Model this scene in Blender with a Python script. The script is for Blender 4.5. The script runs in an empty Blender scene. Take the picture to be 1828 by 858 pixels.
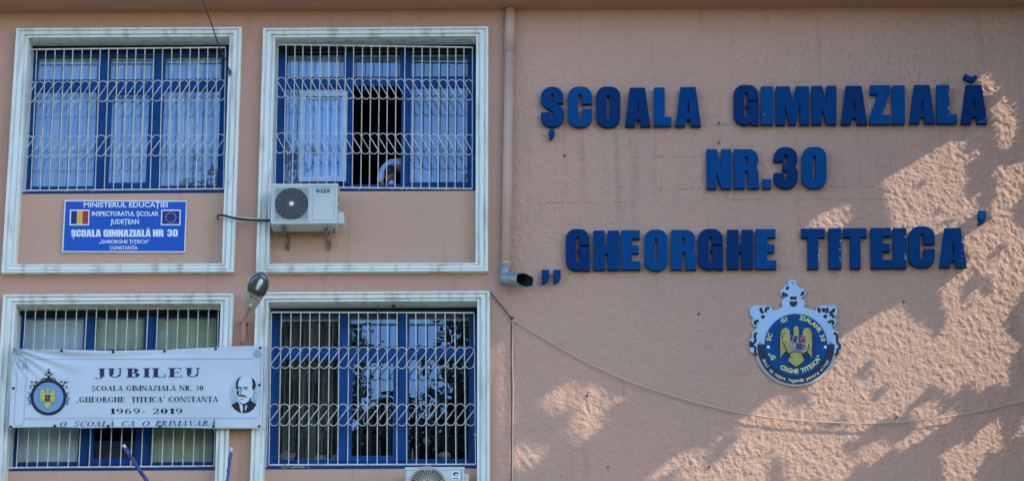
import bpy, bmesh, math, random
import numpy as np
from mathutils import Vector, Matrix
random.seed(7); RNG = np.random.default_rng(11)
S = bpy.context.scene
COL = S.collection

# ------------------------------------------------------------------ camera
PITCH, YAW, ROLL = math.radians(18.0), math.radians(0.5), math.radians(0.15)
FPX, IW, IH = 4550.0, 1828.0, 858.0
DIST, EYE = 29.0, 1.6
cam_loc = Vector((DIST * math.tan(YAW), -DIST, EYE))
cam_rot = Matrix.Rotation(YAW, 3, 'Z') @ Matrix.Rotation(math.pi / 2 + PITCH, 3, 'X') @ Matrix.Rotation(-ROLL, 3, 'Z')
cd = bpy.data.cameras.new('camera'); cam = bpy.data.objects.new('camera', cd); COL.objects.link(cam)
cam.matrix_world = Matrix.Translation(cam_loc) @ cam_rot.to_4x4()
cd.sensor_width = 36.0; cd.lens = 36.0 * FPX / IW; cd.clip_start = 0.5; cd.clip_end = 2000
S.camera = cam

# ------------------------------------------------------------------ light
SUN = Vector((0.80, -0.235, 0.55)).normalized()          # towards the sun
w = bpy.data.worlds.new('World'); S.world = w; w.use_nodes = True
nt = w.node_tree; nt.nodes.clear()
sky = nt.nodes.new('ShaderNodeTexSky'); sky.sky_type = 'NISHITA'; sky.sun_disc = False
sky.sun_elevation = math.asin(SUN.z); sky.sun_rotation = math.atan2(SUN.x, SUN.y)
sky.air_density = 1.0; sky.dust_density = 0.4; sky.ozone_density = 3.0
bg = nt.nodes.new('ShaderNodeBackground'); bg.inputs[1].default_value = 0.15
wo = nt.nodes.new('ShaderNodeOutputWorld')
nt.links.new(sky.outputs[0], bg.inputs[0]); nt.links.new(bg.outputs[0], wo.inputs[0])
sl = bpy.data.lights.new('sun', 'SUN'); sl.energy = 2.4; sl.angle = math.radians(0.5); sl.color = (1.0, 0.93, 0.72)
so = bpy.data.objects.new('sun', sl); COL.objects.link(so)
so.rotation_euler = SUN.to_track_quat('Z', 'Y').to_euler(); so.location = (20, -10, 30)
S.view_settings.view_transform = 'Standard'; S.view_settings.look = 'None'
S.view_settings.exposure = 1.42; S.view_settings.gamma = 1.0

# ------------------------------------------------------------------ coordinates: wall plane y = 0, outwards is -y
def P(px, py, d=0.0):
    """point of the plane y = -d that stands at that place of the photograph"""
    v = cam_rot @ Vector(((px - IW / 2), -(py - IH / 2), -FPX))
    t = (-d - cam_loc.y) / v.y
    return cam_loc + v * t
_R = np.array(cam_rot); _C = np.array(cam_loc)
def PN(px, py, d=0.0):
    px = np.asarray(px, float); py = np.asarray(py, float); d = np.broadcast_to(np.asarray(d, float), px.shape)
    v = np.stack([px - IW / 2, -(py - IH / 2), np.full(px.shape, -FPX)], -1) @ _R.T
    t = (-d - _C[1]) / v[..., 1]
    return _C + v * t[..., None]
def to_px(p):
    q = (np.asarray(p, float) - _C) @ _R
    return np.stack([IW / 2 + FPX * q[..., 0] / -q[..., 2], IH / 2 - FPX * q[..., 1] / -q[..., 2]], -1)
K = (P(915, 429) - P(914, 429)).x        # metres per photo pixel near the middle

# ------------------------------------------------------------------ helpers
def tag(o, label=None, cat=None, group=None, kind=None):
    if label: o['label'] = label
    if cat: o['category'] = cat
    if group: o['group'] = group
    if kind: o['kind'] = kind
    return o
WLOC = {}
def empty(name, loc, label=None, cat=None, group=None, kind=None, parent=None):
    o = bpy.data.objects.new(name, None); COL.objects.link(o)
    o.empty_display_size = 0.1
    loc = Vector(loc)
    if parent: o.parent = parent; o.location = loc - WLOC[parent.name]
    else: o.location = loc
    WLOC[o.name] = loc
    return tag(o, label, cat, group, kind)
def link_mesh(name, me, parent=None, loc=(0, 0, 0)):
    """object at world place loc; the mesh is in coordinates local to loc"""
    o = bpy.data.objects.new(name, me); COL.objects.link(o)
    loc = Vector(loc)
    if parent: o.parent = parent; o.location = loc - WLOC[parent.name]
    else: o.location = loc
    WLOC[o.name] = loc
    return o
def from_data(name, verts, faces, m, parent=None, smooth=False, base=None):
    """verts in world coordinates"""
    v = np.asarray(verts, float).reshape(-1, 3)
    if base is None: base = WLOC[parent.name] if parent else Vector(tuple(v.mean(0)))
    v = v - np.array(base)
    me = bpy.data.meshes.new(name); me.from_pydata(v.tolist(), [], [list(map(int, f)) for f in faces]); me.update()
    me.materials.append(m)
    if smooth: me.polygons.foreach_set('use_smooth', [True] * len(me.polygons))
    return link_mesh(name, me, parent, base)
class MB:
    def __init__(s): s.v = []; s.f = []; s.sm = []
    def add(s, v, f, sm=False):
        n = len(s.v); s.v += [tuple(p) for p in v]; s.f += [[n + i for i in q] for q in f]; s.sm += [sm] * len(f); return s
    def box(s, x0, x1, y0, y1, z0, z1):
        return s.add([(x0,y0,z0),(x1,y0,z0),(x1,y1,z0),(x0,y1,z0),(x0,y0,z1),(x1,y0,z1),(x1,y1,z1),(x0,y1,z1)],
                     [(0,3,2,1),(4,5,6,7),(0,1,5,4),(1,2,6,5),(2,3,7,6),(3,0,4,7)])
    def bbox(s, x0, x1, y0, y1, z0, z1, b=0.01):
        """box with bevelled edges (towards the viewer and all round)"""
        bm = bmesh.new(); r = bmesh.ops.create_cube(bm, size=1)
        for v in bm.verts:
            v.co = Vector((x0 + (v.co.x + .5) * (x1 - x0), y0 + (v.co.y + .5) * (y1 - y0), z0 + (v.co.z + .5) * (z1 - z0)))
        bmesh.ops.bevel(bm, geom=bm.edges[:], offset=b, segments=2, profile=.5, affect='EDGES')
        bm.verts.index_update()
        s.add([v.co[:] for v in bm.verts], [[v.index for v in f.verts] for f in bm.faces]); bm.free(); return s
    def tube(s, pts, r, n=6, closed=False, cap=True):
        pts = [Vector(p) for p in pts]; rs = r if isinstance(r, (list, tuple)) else [r] * len(pts)
        vs = []; m = len(pts); prev = None
        for i, p in enumerate(pts):
            if closed: t = pts[(i + 1) % m] - pts[i - 1]
            else: t = pts[min(i + 1, m - 1)] - pts[max(i - 1, 0)]
            t.normalize()
            a = prev if prev is not None else (Vector((0, 1, 0)) if abs(t.y) < .9 else Vector((1, 0, 0)))
            a = (a - t * a.dot(t)).normalized(); b = t.cross(a); prev = a
            for k in range(n):
                an = 2 * math.pi * k / n + math.pi / n
                vs.append(p + (a * math.cos(an) + b * math.sin(an)) * rs[i])
        f = []
        for i in range(m if closed else m - 1):
            j = (i + 1) % m
            for k in range(n):
                l = (k + 1) % n
                f.append((i*n+k, i*n+l, j*n+l, j*n+k))
        if cap and not closed: f.append(tuple(range(n))[::-1]); f.append(tuple((m-1)*n+k for k in range(n)))
        return s.add(vs, f, n > 4)
    def disc(s, c, r, nrm=(0, -1, 0), n=24, th=0.0):
        nrm = Vector(nrm).normalized(); a = Vector((1, 0, 0)); a = (a - nrm * a.dot(nrm)).normalized(); b = nrm.cross(a); c = Vector(c)
        top = [c + (a * math.cos(2*math.pi*k/n) + b * math.sin(2*math.pi*k/n)) * r for k in range(n)]
        if th <= 0: return s.add(top, [tuple(range(n))])
        bot = [p - nrm * th for p in top]
        return s.add(top + bot, [tuple(range(n)), tuple(range(2*n-1, n-1, -1))] + [(k, n+k, n+(k+1) % n, (k+1) % n) for k in range(n)])
    def build(s, name, m, parent=None, base=None):
        o = from_data(name, s.v, s.f, m, parent, base=base)
        o.data.polygons.foreach_set('use_smooth', s.sm)
        bm = bmesh.new(); bm.from_mesh(o.data); bmesh.ops.recalc_face_normals(bm, faces=bm.faces[:]); bm.to_mesh(o.data); bm.free()
        return o

# ------------------------------------------------------------------ materials
def nodes(name):
    m = bpy.data.materials.new(name); m.use_nodes = True
    return m, m.node_tree, m.node_tree.nodes['Principled BSDF']
def mat(name, col, rough=.6, col2=None, scale=8, spec=.4, bump=0, bscale=60, metal=0, stretch=(1, 1, 1), lo=.35, hi=.7, bdist=.004, detail=6):
    m, t, b = nodes(name)
    b.inputs['Roughness'].default_value = rough; b.inputs['Metallic'].default_value = metal
    b.inputs['Specular IOR Level'].default_value = spec
    g = t.nodes.new('ShaderNodeNewGeometry'); mp = t.nodes.new('ShaderNodeMapping'); mp.inputs['Scale'].default_value = stretch
    t.links.new(g.outputs['Position'], mp.inputs[0])
    if col2:
        n = t.nodes.new('ShaderNodeTexNoise'); n.inputs['Scale'].default_value = scale; n.inputs['Detail'].default_value = detail
        t.links.new(mp.outputs[0], n.inputs['Vector'])
        r = t.nodes.new('ShaderNodeMapRange'); r.inputs[1].default_value = lo; r.inputs[2].default_value = hi
        t.links.new(n.outputs[0], r.inputs[0])
        x = t.nodes.new('ShaderNodeMix'); x.data_type = 'RGBA'
        x.inputs[6].default_value = (*col, 1); x.inputs[7].default_value = (*col2, 1)
        t.links.new(r.outputs[0], x.inputs[0]); t.links.new(x.outputs[2], b.inputs['Base Color'])
    else: b.inputs['Base Color'].default_value = (*col, 1)
    if bump:
        n2 = t.nodes.new('ShaderNodeTexNoise'); n2.inputs['Scale'].default_value = bscale; n2.inputs['Detail'].default_value = 4
        t.links.new(g.outputs['Position'], n2.inputs['Vector'])
        bu = t.nodes.new('ShaderNodeBump'); bu.inputs['Strength'].default_value = bump; bu.inputs['Distance'].default_value = bdist
        t.links.new(n2.outputs[0], bu.inputs['Height']); t.links.new(bu.outputs[0], b.inputs['Normal'])
    return m
def stucco(name, c1, c2, cd_, bump=.8):
    m, t, b = nodes(name); b.inputs['Roughness'].default_value = .92; b.inputs['Specular IOR Level'].default_value = .15
    g = t.nodes.new('ShaderNodeNewGeometry')
    def noise(scale, det, vec=None, ro=.55):
        n = t.nodes.new('ShaderNodeTexNoise'); n.inputs['Scale'].default_value = scale; n.inputs['Detail'].default_value = det; n.inputs['Roughness'].default_value = ro
        t.links.new(vec or g.outputs['Position'], n.inputs['Vector']); return n
    def rng(src, a, b_, c=0, d=1):
        r = t.nodes.new('ShaderNodeMapRange'); r.inputs[1].default_value = a; r.inputs[2].default_value = b_; r.inputs[3].default_value = c; r.inputs[4].default_value = d
        t.links.new(src, r.inputs[0]); return r.outputs[0]
    def mix(f, a, c):
        x = t.nodes.new('ShaderNodeMix'); x.data_type = 'RGBA'
        t.links.new(f, x.inputs[0])
        if isinstance(a, tuple): x.inputs[6].default_value = (*a, 1)
        else: t.links.new(a, x.inputs[6])
        x.inputs[7].default_value = (*c, 1); return x.outputs[2]
    big = mix(rng(noise(.55, 5).outputs[0], .38, .66), c1, c2)
    fine = mix(rng(noise(45, 5, ro=.7).outputs[0], .52, .78, 0, .5), big, tuple(x * .62 for x in c1))
    speck = mix(rng(noise(17, 3, ro=.8).outputs[0], .68, .74, 0, .75), fine, cd_)
    mp = t.nodes.new('ShaderNodeMapping'); mp.inputs['Scale'].default_value = (5, 5, .35); t.links.new(g.outputs['Position'], mp.inputs[0])
    st = mix(rng(noise(1.3, 6, mp.outputs[0]).outputs[0], .57, .78, 0, .55), speck, tuple(x * .6 for x in c1))
    t.links.new(st, b.inputs['Base Color'])
    n = noise(38, 5, ro=.65); bu = t.nodes.new('ShaderNodeBump'); bu.inputs['Strength'].default_value = bump; bu.inputs['Distance'].default_value = .012
    t.links.new(n.outputs[0], bu.inputs['Height']); t.links.new(bu.outputs[0], b.inputs['Normal'])
    return m
M = {}
M['stucco'] = stucco('pink_stucco', (.61, .35, .255), (.55, .335, .26), (.16, .09, .07))
M['stuccoright'] = stucco('pink_stucco_right_light', (.61, .37, .282), (.55, .355, .285), (.18, .10, .08))  # same paint as pink_stucco; greyer light on the right put into the colour
M['apron'] = stucco('pink_apron_stucco', (.63, .385, .28), (.58, .37, .285), (.2, .12, .09), .6)
M['soffit'] = mat('soffit_paint', (.52, .30, .22), .9, (.46, .27, .21), 1.2, bump=.2)
M['surround'] = mat('weathered_white_paint', (.78, .82, .79), .55, (.42, .44, .40), 3.2, stretch=(3, 3, .6), lo=.50, hi=.78, bump=.25, bscale=25)
M['bluepaint'] = mat('blue_window_paint', (.001, .072, .29), .45, (.001, .045, .19), 5, spec=.2, bump=.1, bscale=18)
M['navypaint'] = mat('navy_window_paint', (.012, .05, .19), .4, (.01, .035, .13), 6)
M['palesash'] = mat('pale_blue_sash', (.42, .62, .85), .4, (.30, .48, .70), 5)  # paler blue than the other sashes
M['grille'] = mat('white_grille_paint', (.62, .62, .60), .5, (.30, .28, .25), 9, lo=.52, hi=.80)
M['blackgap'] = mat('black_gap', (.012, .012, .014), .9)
M['room'] = mat('room_unlit_tone', (.05, .045, .04), .9, (.03, .03, .03), 2)
M['letterA'] = mat('letter_blue_bright', (.0005, .072, .265), .6, (.0005, .056, .215), 7, bump=.15, bscale=14, lo=.3, hi=.75, spec=.08)
M['letterB'] = mat('letter_blue_mid', (.0005, .052, .21), .6, (.0005, .041, .17), 7, bump=.15, bscale=14, lo=.3, hi=.75, spec=.08)
M['letterC'] = mat('letter_blue_deep', (.0005, .037, .165), .6, (.0005, .030, .135), 7, bump=.15, bscale=14, lo=.3, hi=.75, spec=.08)
M['chip'] = mat('paint_chip_white', (.6, .62, .65), .8)
M['pipe'] = mat('pink_pipe_paint', (.62, .42, .35), .55, (.50, .33, .27), 4, stretch=(1, 1, .3))
M['joint'] = mat('plaster_joint_dark', (.30, .19, .15), .9)  # darker tone of the hairline joints
M['zinc'] = mat('zinc_sheet', (.30, .36, .40), .45, (.20, .24, .27), 9, metal=.35)
M['black'] = mat('black_rubber', (.012, .012, .013), .5)
M['wire'] = mat('beige_wire', (.60, .50, .42), .6)
M['darkwire'] = mat('brown_wire', (.06, .035, .03), .6)
M['acwhite'] = mat('ac_casing_white', (.60, .66, .66), .4, (.50, .55, .54), 2.5, lo=.4, hi=.75)
M['acdark'] = mat('ac_grille_dark', (.035, .04, .05), .6)
M['acguard'] = mat('ac_guard_wire', (.21, .235, .26), .5)
M['acframe'] = mat('ac_recess_grey', (.33, .37, .39), .5)
M['acwarm'] = mat('ac_cream_guard', (.62, .60, .52), .5)
M['bracket'] = mat('bracket_steel', (.34, .32, .28), .5, (.10, .08, .06), 14, metal=.4)
M['lampbody'] = mat('lamp_housing_grey', (.46, .44, .38), .5, (.36, .34, .29), 10)
M['lamparm'] = mat('lamp_arm_paint', (.50, .28, .22), .6, (.40, .22, .17), 10)
M['banner'] = mat('banner_vinyl', (.60, .68, .78), .45, (.52, .61, .71), 2.0, spec=.4)
M['navyink'] = mat('navy_ink', (.018, .022, .12), .6)
M['blueink'] = mat('blue_ink', (.05, .10, .36), .6)
M['blackink'] = mat('black_ink', (.012, .014, .028), .6)
M['greyink'] = mat('grey_line_ink', (.30, .34, .42), .6)
M['scrollink'] = mat('scroll_grey_ink', (.36, .40, .47), .6)
M['teal'] = mat('teal_shadow_ink', (.46, .57, .66), .6)
M['skinink'] = mat('portrait_light_ink', (.62, .72, .82), .6)
M['signblue'] = mat('sign_blue', (.001, .085, .50), .3, spec=.5)
M['signwhite'] = mat('sign_white', (.78, .84, .92), .35)
M['flagblue'] = mat('flag_blue', (.012, .02, .19), .4)
M['flagyellow'] = mat('flag_yellow', (.70, .50, .08), .4)
M['flagred'] = mat('flag_red', (.50, .02, .03), .4)
M['plaque'] = mat('plaque_pale_blue', (.42, .62, .88), .45, (.38, .56, .80), 3)
M['plaquerim'] = mat('plaque_rim_grey', (.46, .50, .58), .5)
M['plaqueblue'] = mat('plaque_blue', (.003, .085, .31), .55, (.003, .062, .24), 8, spec=.12)
M['plaqueblack'] = mat('plaque_black', (.010, .013, .035), .45)
M['gold'] = mat('plaque_gold', (.52, .46, .13), .45, (.30, .27, .09), 18)
M['goldletter'] = mat('gold_letter_paint', (.74, .72, .24), .5)
M['ghost'] = mat('glue_ghost_blue', (.004, .045, .17), .5)
M['shieldred'] = mat('shield_red', (.22, .04, .05), .5); M['shieldblue'] = mat('shield_blue', (.03, .05, .16), .5)
M['shieldgrey'] = mat('shield_silver', (.28, .28, .30), .5)
M['shirt'] = mat('pale_blue_shirt', (.42, .56, .92), .8, (.32, .44, .78), 12, bump=.3, bscale=30)
M['skin'] = mat('skin_tone', (.30, .16, .11), .6)
M['hair'] = mat('dark_hair', (.018, .012, .010), .6)
M['violet'] = mat('violet_foil', (.010, .028, .26), .3, (.01, .008, .06), 20, spec=.8)
M['foilwhite'] = mat('white_ribbon', (.13, .12, .48), .35, spec=.7)
M['woodtip'] = mat('bare_stick_end', (.75, .62, .58), .7)
M['leaf'] = mat('leaf_green', (.06, .085, .025), .55, (.12, .12, .045), 1.5)
M['leafdark'] = mat('leaf_dark_green', (.045, .06, .022), .6, (.09, .095, .04), 1.5)
M['bark'] = mat('bark', (.10, .075, .055), .9, (.05, .04, .03), 6, bump=.5, bscale=12, bdist=.03)
M['ground'] = mat('dry_grass_ground', (.17, .15, .09), .95, (.10, .11, .05), .6)
M['asphalt'] = mat('asphalt', (.06, .06, .06), .9, (.045, .045, .045), 3)
M['concrete'] = mat('pale_concrete', (.34, .32, .29), .9, (.28, .26, .24), 2)
M['ornament'] = mat('pale_ceramic', (.50, .50, .46), .6, (.34, .34, .32), 9)
M['dirt'] = mat('dark_grime', (.07, .05, .04), .95)
M['lampwhite'] = mat('tube_white', (.65, .65, .6), .5)
def curtain_mat(name, c, c2, tr, trans):
    m, t, b = nodes(name); b.inputs['Roughness'].default_value = .9; b.inputs['Specular IOR Level'].default_value = .1
    g = t.nodes.new('ShaderNodeNewGeometry'); mp = t.nodes.new('ShaderNodeMapping'); mp.inputs['Scale'].default_value = (9, 1, .5)
    t.links.new(g.outputs['Position'], mp.inputs[0])
    n = t.nodes.new('ShaderNodeTexNoise'); n.inputs['Scale'].default_value = 2.5; n.inputs['Detail'].default_value = 5; t.links.new(mp.outputs[0], n.inputs['Vector'])
    r = t.nodes.new('ShaderNodeMapRange'); r.inputs[1].default_value = .46; r.inputs[2].default_value = .58; t.links.new(n.outputs[0], r.inputs[0])  # vertical streaks paint lit and shaded folds into the cloth colour
    x = t.nodes.new('ShaderNodeMix'); x.data_type = 'RGBA'; x.inputs[6].default_value = (*c, 1); x.inputs[7].default_value = (*c2, 1)
    t.links.new(r.outputs[0], x.inputs[0]); t.links.new(x.outputs[2], b.inputs['Base Color'])
    tl = t.nodes.new('ShaderNodeBsdfTranslucent'); t.links.new(x.outputs[2], tl.inputs[0])
    tp = t.nodes.new('ShaderNodeBsdfTransparent')
    a = t.nodes.new('ShaderNodeMixShader'); a.inputs[0].default_value = trans; t.links.new(b.outputs[0], a.inputs[1]); t.links.new(tl.outputs[0], a.inputs[2])
    c_ = t.nodes.new('ShaderNodeMixShader'); c_.inputs[0].default_value = tr; t.links.new(a.outputs[0], c_.inputs[1]); t.links.new(tp.outputs[0], c_.inputs[2])
    t.links.new(c_.outputs[0], t.nodes['Material Output'].inputs[0]); return m
M['sheer'] = curtain_mat('sheer_blue_curtain', (.86, .97, 1.0), (.34, .54, .84), .04, .2)
M['sheerdull'] = curtain_mat('sheer_dull_curtain', (.17, .28, .50), (.12, .22, .42), .15, .2)
M['olive'] = curtain_mat('olive_lace_curtain', (.34, .32, .20), (.09, .085, .055), .15, .1)
M['blind'] = mat('white_blind_slat', (.85, .95, .92), .6, (.75, .86, .84), 3)
M['blindgreen'] = mat('faded_green_blind_slat', (.66, .74, .50), .6, (.52, .60, .38), 5)
def glass(name, base, tint=(.985, .992, 1), rough=.0):
    m, t, b = nodes(name); t.nodes.remove(b)
    fr = t.nodes.new('ShaderNodeFresnel'); fr.inputs[0].default_value = 1.5
    ad = t.nodes.new('ShaderNodeMath'); ad.operation = 'ADD'; ad.use_clamp = True; ad.inputs[1].default_value = base; t.links.new(fr.outputs[0], ad.inputs[0])
    gl = t.nodes.new('ShaderNodeBsdfGlossy'); gl.inputs['Roughness'].default_value = rough; gl.inputs[0].default_value = (.54, .73, .98, 1)
    g = t.nodes.new('ShaderNodeNewGeometry'); n = t.nodes.new('ShaderNodeTexNoise'); n.inputs['Scale'].default_value = 3.0; t.links.new(g.outputs['Position'], n.inputs['Vector'])
    bu = t.nodes.new('ShaderNodeBump'); bu.inputs['Strength'].default_value = .25; bu.inputs['Distance'].default_value = .004; t.links.new(n.outputs[0], bu.inputs['Height']); t.links.new(bu.outputs[0], gl.inputs['Normal'])
    tp = t.nodes.new('ShaderNodeBsdfTransparent'); tp.inputs[0].default_value = (*tint, 1)
    mx = t.nodes.new('ShaderNodeMixShader'); t.links.new(ad.outputs[0], mx.inputs[0]); t.links.new(tp.outputs[0], mx.inputs[1]); t.links.new(gl.outputs[0], mx.inputs[2])
    t.links.new(mx.outputs[0], t.nodes['Material Output'].inputs[0]); return m
M['glass'] = glass('window_glass', .10)
M['glasslow'] = glass('window_glass_lower', .10)
M['glassthin'] = glass('window_glass_blinds', .0)
M['lampglass'] = glass('lamp_bowl_glass', .10, (.55, .55, .50), .15)

# ================================================================== SETTING
gr = MB(); gr.add([(-600, 600, 0), (600, 600, 0), (600, -600, 0), (-600, -600, 0)], [(0, 3, 2, 1)])
tag(gr.build('ground', M['ground'], base=(0, 0, 0)), kind='structure')
rd = MB(); rd.add([(-600, -24, .004), (600, -24, .004), (600, -33, .004), (-600, -33, .004)], [(0, 3, 2, 1)])
tag(rd.build('road', M['asphalt'], base=(0, -28, 0)), kind='structure')
pv = MB(); pv.box(-60, 60, -23.99, -21.5, .005, .13)
tag(pv.build('pavement', M['concrete'], base=(0, -23, 0)), kind='structure')

WX0, WX1 = -11.0, 6.62
ZT = P(914, 18, 0).z                                   # where the soffit meets the wall
bld = empty('school_building', (0, 0, 0), 'pink stucco school building with white framed windows and deep eave', 'building')

# window surrounds: outer edge in photo pixels on their front plane
FD, AP, GLZ = .10, -.08, -.34                           # front of surround, apron, window plane (metres out of the wall)
FR = [dict(l=16, r=424, t=49.5, b=485, my=268), dict(l=463.5, r=871.5, t=49, b=484, my=268),
      dict(l=-8, r=409, t=524, b=960, my=740), dict(l=450, r=874.5, t=520, b=956, my=740)]
for f in FR:
    f['x0'] = P(f['l'], f['my'], FD).x; f['x1'] = P(f['r'], f['my'], FD).x
    xm = (f['l'] + f['r']) / 2
    f['z1'] = P(xm, f['t'], FD).z; f['z0'] = P(xm, f['b'], FD).z
SW, SH = .148, .112                                     # widths of the moulding: sides, head and foot
PROF = [(0, -.01), (0, .10), (.20, .10), (.24, .072), (.32, .072), (.36, .088), (.66, .088), (.70, .055), (.79, .055), (.83, .07), (1, .07), (1, -.40)]
for f in FR:
    v = []; n = len(PROF)
    jit = lambda: random.uniform(-.003, .003)
    for cx, cz in ((0, 0), (1, 0), (1, 1), (0, 1)):
        jx, jz = jit(), jit()
        for u, d in PROF:
            x = f['x0'] + SW * u if cx == 0 else f['x1'] - SW * u
            z = f['z0'] + SH * u if cz == 0 else f['z1'] - SH * u
            v.append((x + jx, -d, z + jz))
    fc = []
    for c in range(4):
        e = (c + 1) % 4
        for i in range(n - 1): fc.append((c*n+i, e*n+i, e*n+i+1, c*n+i+1))
    o = from_data('window_surround', v, fc, M['surround'], bld)
    bm = bmesh.new(); bm.from_mesh(o.data); bmesh.ops.recalc_face_normals(bm, faces=bm.faces[:]); bm.to_mesh(o.data); bm.free()
    f['ix0'], f['ix1'], f['iz0'], f['iz1'] = f['x0'] + SW, f['x1'] - SW, f['z0'] + SH, f['z1'] - SH

# wall sheets: left with four openings, right one with real plaster relief
XS = P(876, 400, 0).x + .02
xs = sorted({WX0, XS, *[f['x0'] + .03 for f in FR], *[f['x1'] - .03 for f in FR]}); zs = sorted({0.0, ZT, *[f['z0'] + .03 for f in FR], *[f['z1'] - .03 for f in FR]})
wl = MB()
for i in range(len(xs) - 1):
    for j in range(len(zs) - 1):
        cx, cz = (xs[i] + xs[i+1]) / 2, (zs[j] + zs[j+1]) / 2
        if any(f['x0'] + .03 < cx < f['x1'] - .03 and f['z0'] + .03 < cz < f['z1'] - .03 for f in FR): continue
        wl.add([(xs[i], 0, zs[j]), (xs[i+1], 0, zs[j]), (xs[i+1], 0, zs[j+1]), (xs[i], 0, zs[j+1])], [(0, 1, 2, 3)])
wl.build('wall', M['stucco'], bld)
def vnoise(X, Z, sc, seed):
    r = np.random.default_rng(seed); T = r.random((256, 256)); x = X * sc; z = Z * sc
    xi = np.floor(x).astype(int); zi = np.floor(z).astype(int); fx = x - xi; fz = z - zi
    fx = fx*fx*(3-2*fx); fz = fz*fz*(3-2*fz); a = lambda i, j: T[(xi+i) % 256, (zi+j) % 256]
    return (a(0,0)*(1-fx)+a(1,0)*fx)*(1-fz) + (a(0,1)*(1-fx)+a(1,1)*fx)*fz - .5
ZB = 6.8
nx, nz = 680, 780
gx = np.linspace(XS, WX1, nx); gz = np.linspace(ZB, ZT, nz); GX, GZ = np.meshgrid(gx, gz, indexing='ij')
# the relief is mostly streaks running down to the right, as the trowel left them
U = GX * .82 + GZ * .57; V = -GX * .57 + GZ * .82
REL = vnoise(U, V * .8, 22, 1) * .0095 + vnoise(U, V, 42, 2) * .0085 + vnoise(GX, GZ, 80, 3) * .003
edge = np.minimum(1, np.minimum(GX - XS, 99) / .12) * np.minimum(1, (ZT - GZ) / .1 + .0)
REL = REL * np.clip(edge, 0, 1) * (.75 + .5 * np.clip(vnoise(GX, GZ, .8, 5) + .5, 0, 1))
vv = np.stack([GX, -REL, GZ], -1).reshape(-1, 3)
ii = np.arange(nx * nz).reshape(nx, nz); q = np.stack([ii[:-1, :-1], ii[1:, :-1], ii[1:, 1:], ii[:-1, 1:]], -1).reshape(-1, 4)
me = bpy.data.meshes.new('plaster'); me.vertices.add(len(vv)); me.vertices.foreach_set('co', vv.ravel())
me.loops.add(q.size); me.loops.foreach_set('vertex_index', q.ravel().astype(np.int32))
me.polygons.add(len(q)); me.polygons.foreach_set('loop_start', np.arange(0, q.size, 4, dtype=np.int32)); me.polygons.foreach_set('loop_total', np.full(len(q), 4, dtype=np.int32))
me.update(calc_edges=True); me.validate(); me.polygons.foreach_set('use_smooth', np.ones(len(q), bool)); me.materials.append(M['stuccoright'])
link_mesh('wall', me, bld)
lw = MB(); lw.add([(XS, 0, 0), (WX1, 0, 0), (WX1, 0, ZB), (XS, 0, ZB)], [(0, 1, 2, 3)])
lw.build('lower_wall', M['stucco'], bld)
ew = MB(); ew.box(WX1 + .001, WX1 + .2, 0, 9, 0, ZT + .5); ew.box(WX0 - .2, WX0 - .001, 0, 9, 0, ZT + .5); ew.box(WX0, WX1, 8.8, 9, 0, ZT + .5)
ew.build('side_wall', M['stucco'], bld)
ev = MB(); ev.box(WX0 - .6, WX1 + .25, -.46, 9.4, ZT + .001, ZT + .28); ev.build('eave', M['soffit'], bld)
# floors and rooms behind the windows, an unlit room's darkness put into their colour
zmid = (FR[0]['z0'] + FR[2]['z1']) / 2
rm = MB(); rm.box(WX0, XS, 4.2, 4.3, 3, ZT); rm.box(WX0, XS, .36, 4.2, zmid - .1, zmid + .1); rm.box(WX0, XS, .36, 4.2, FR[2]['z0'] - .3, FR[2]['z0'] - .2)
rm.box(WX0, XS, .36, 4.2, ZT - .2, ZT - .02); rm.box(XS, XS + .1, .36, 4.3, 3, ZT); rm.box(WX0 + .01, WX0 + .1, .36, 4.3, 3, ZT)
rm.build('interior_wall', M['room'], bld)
for x0, x1, y in ((1000, 1320, 226), (1215, 1262, 337), (1480, 1560, 334), (1130, 1250, 281), (1300, 1590, 357), (960, 1130, 362)):
    a, b = P(x0, y, 0), P(x1, y - (x1 - x0) * .006, 0); jl = MB(); jl.tube([(a.x, .001, a.z), ((a.x+b.x)/2, .001, (a.z+b.z)/2 + .004), (b.x, .001, b.z)], .0035, 4); jl.build('plaster_joint', M['joint'], bld)
for x, y0, y1 in ((1179, 310, 345), (1172, 480, 520)):
    a, b = P(x, y0, 0), P(x + 1, y1, 0); jl = MB(); jl.tube([(a.x, .001, a.z), (b.x, .001, b.z)], .0035, 4); jl.build('plaster_joint', M['joint'], bld)

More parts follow.
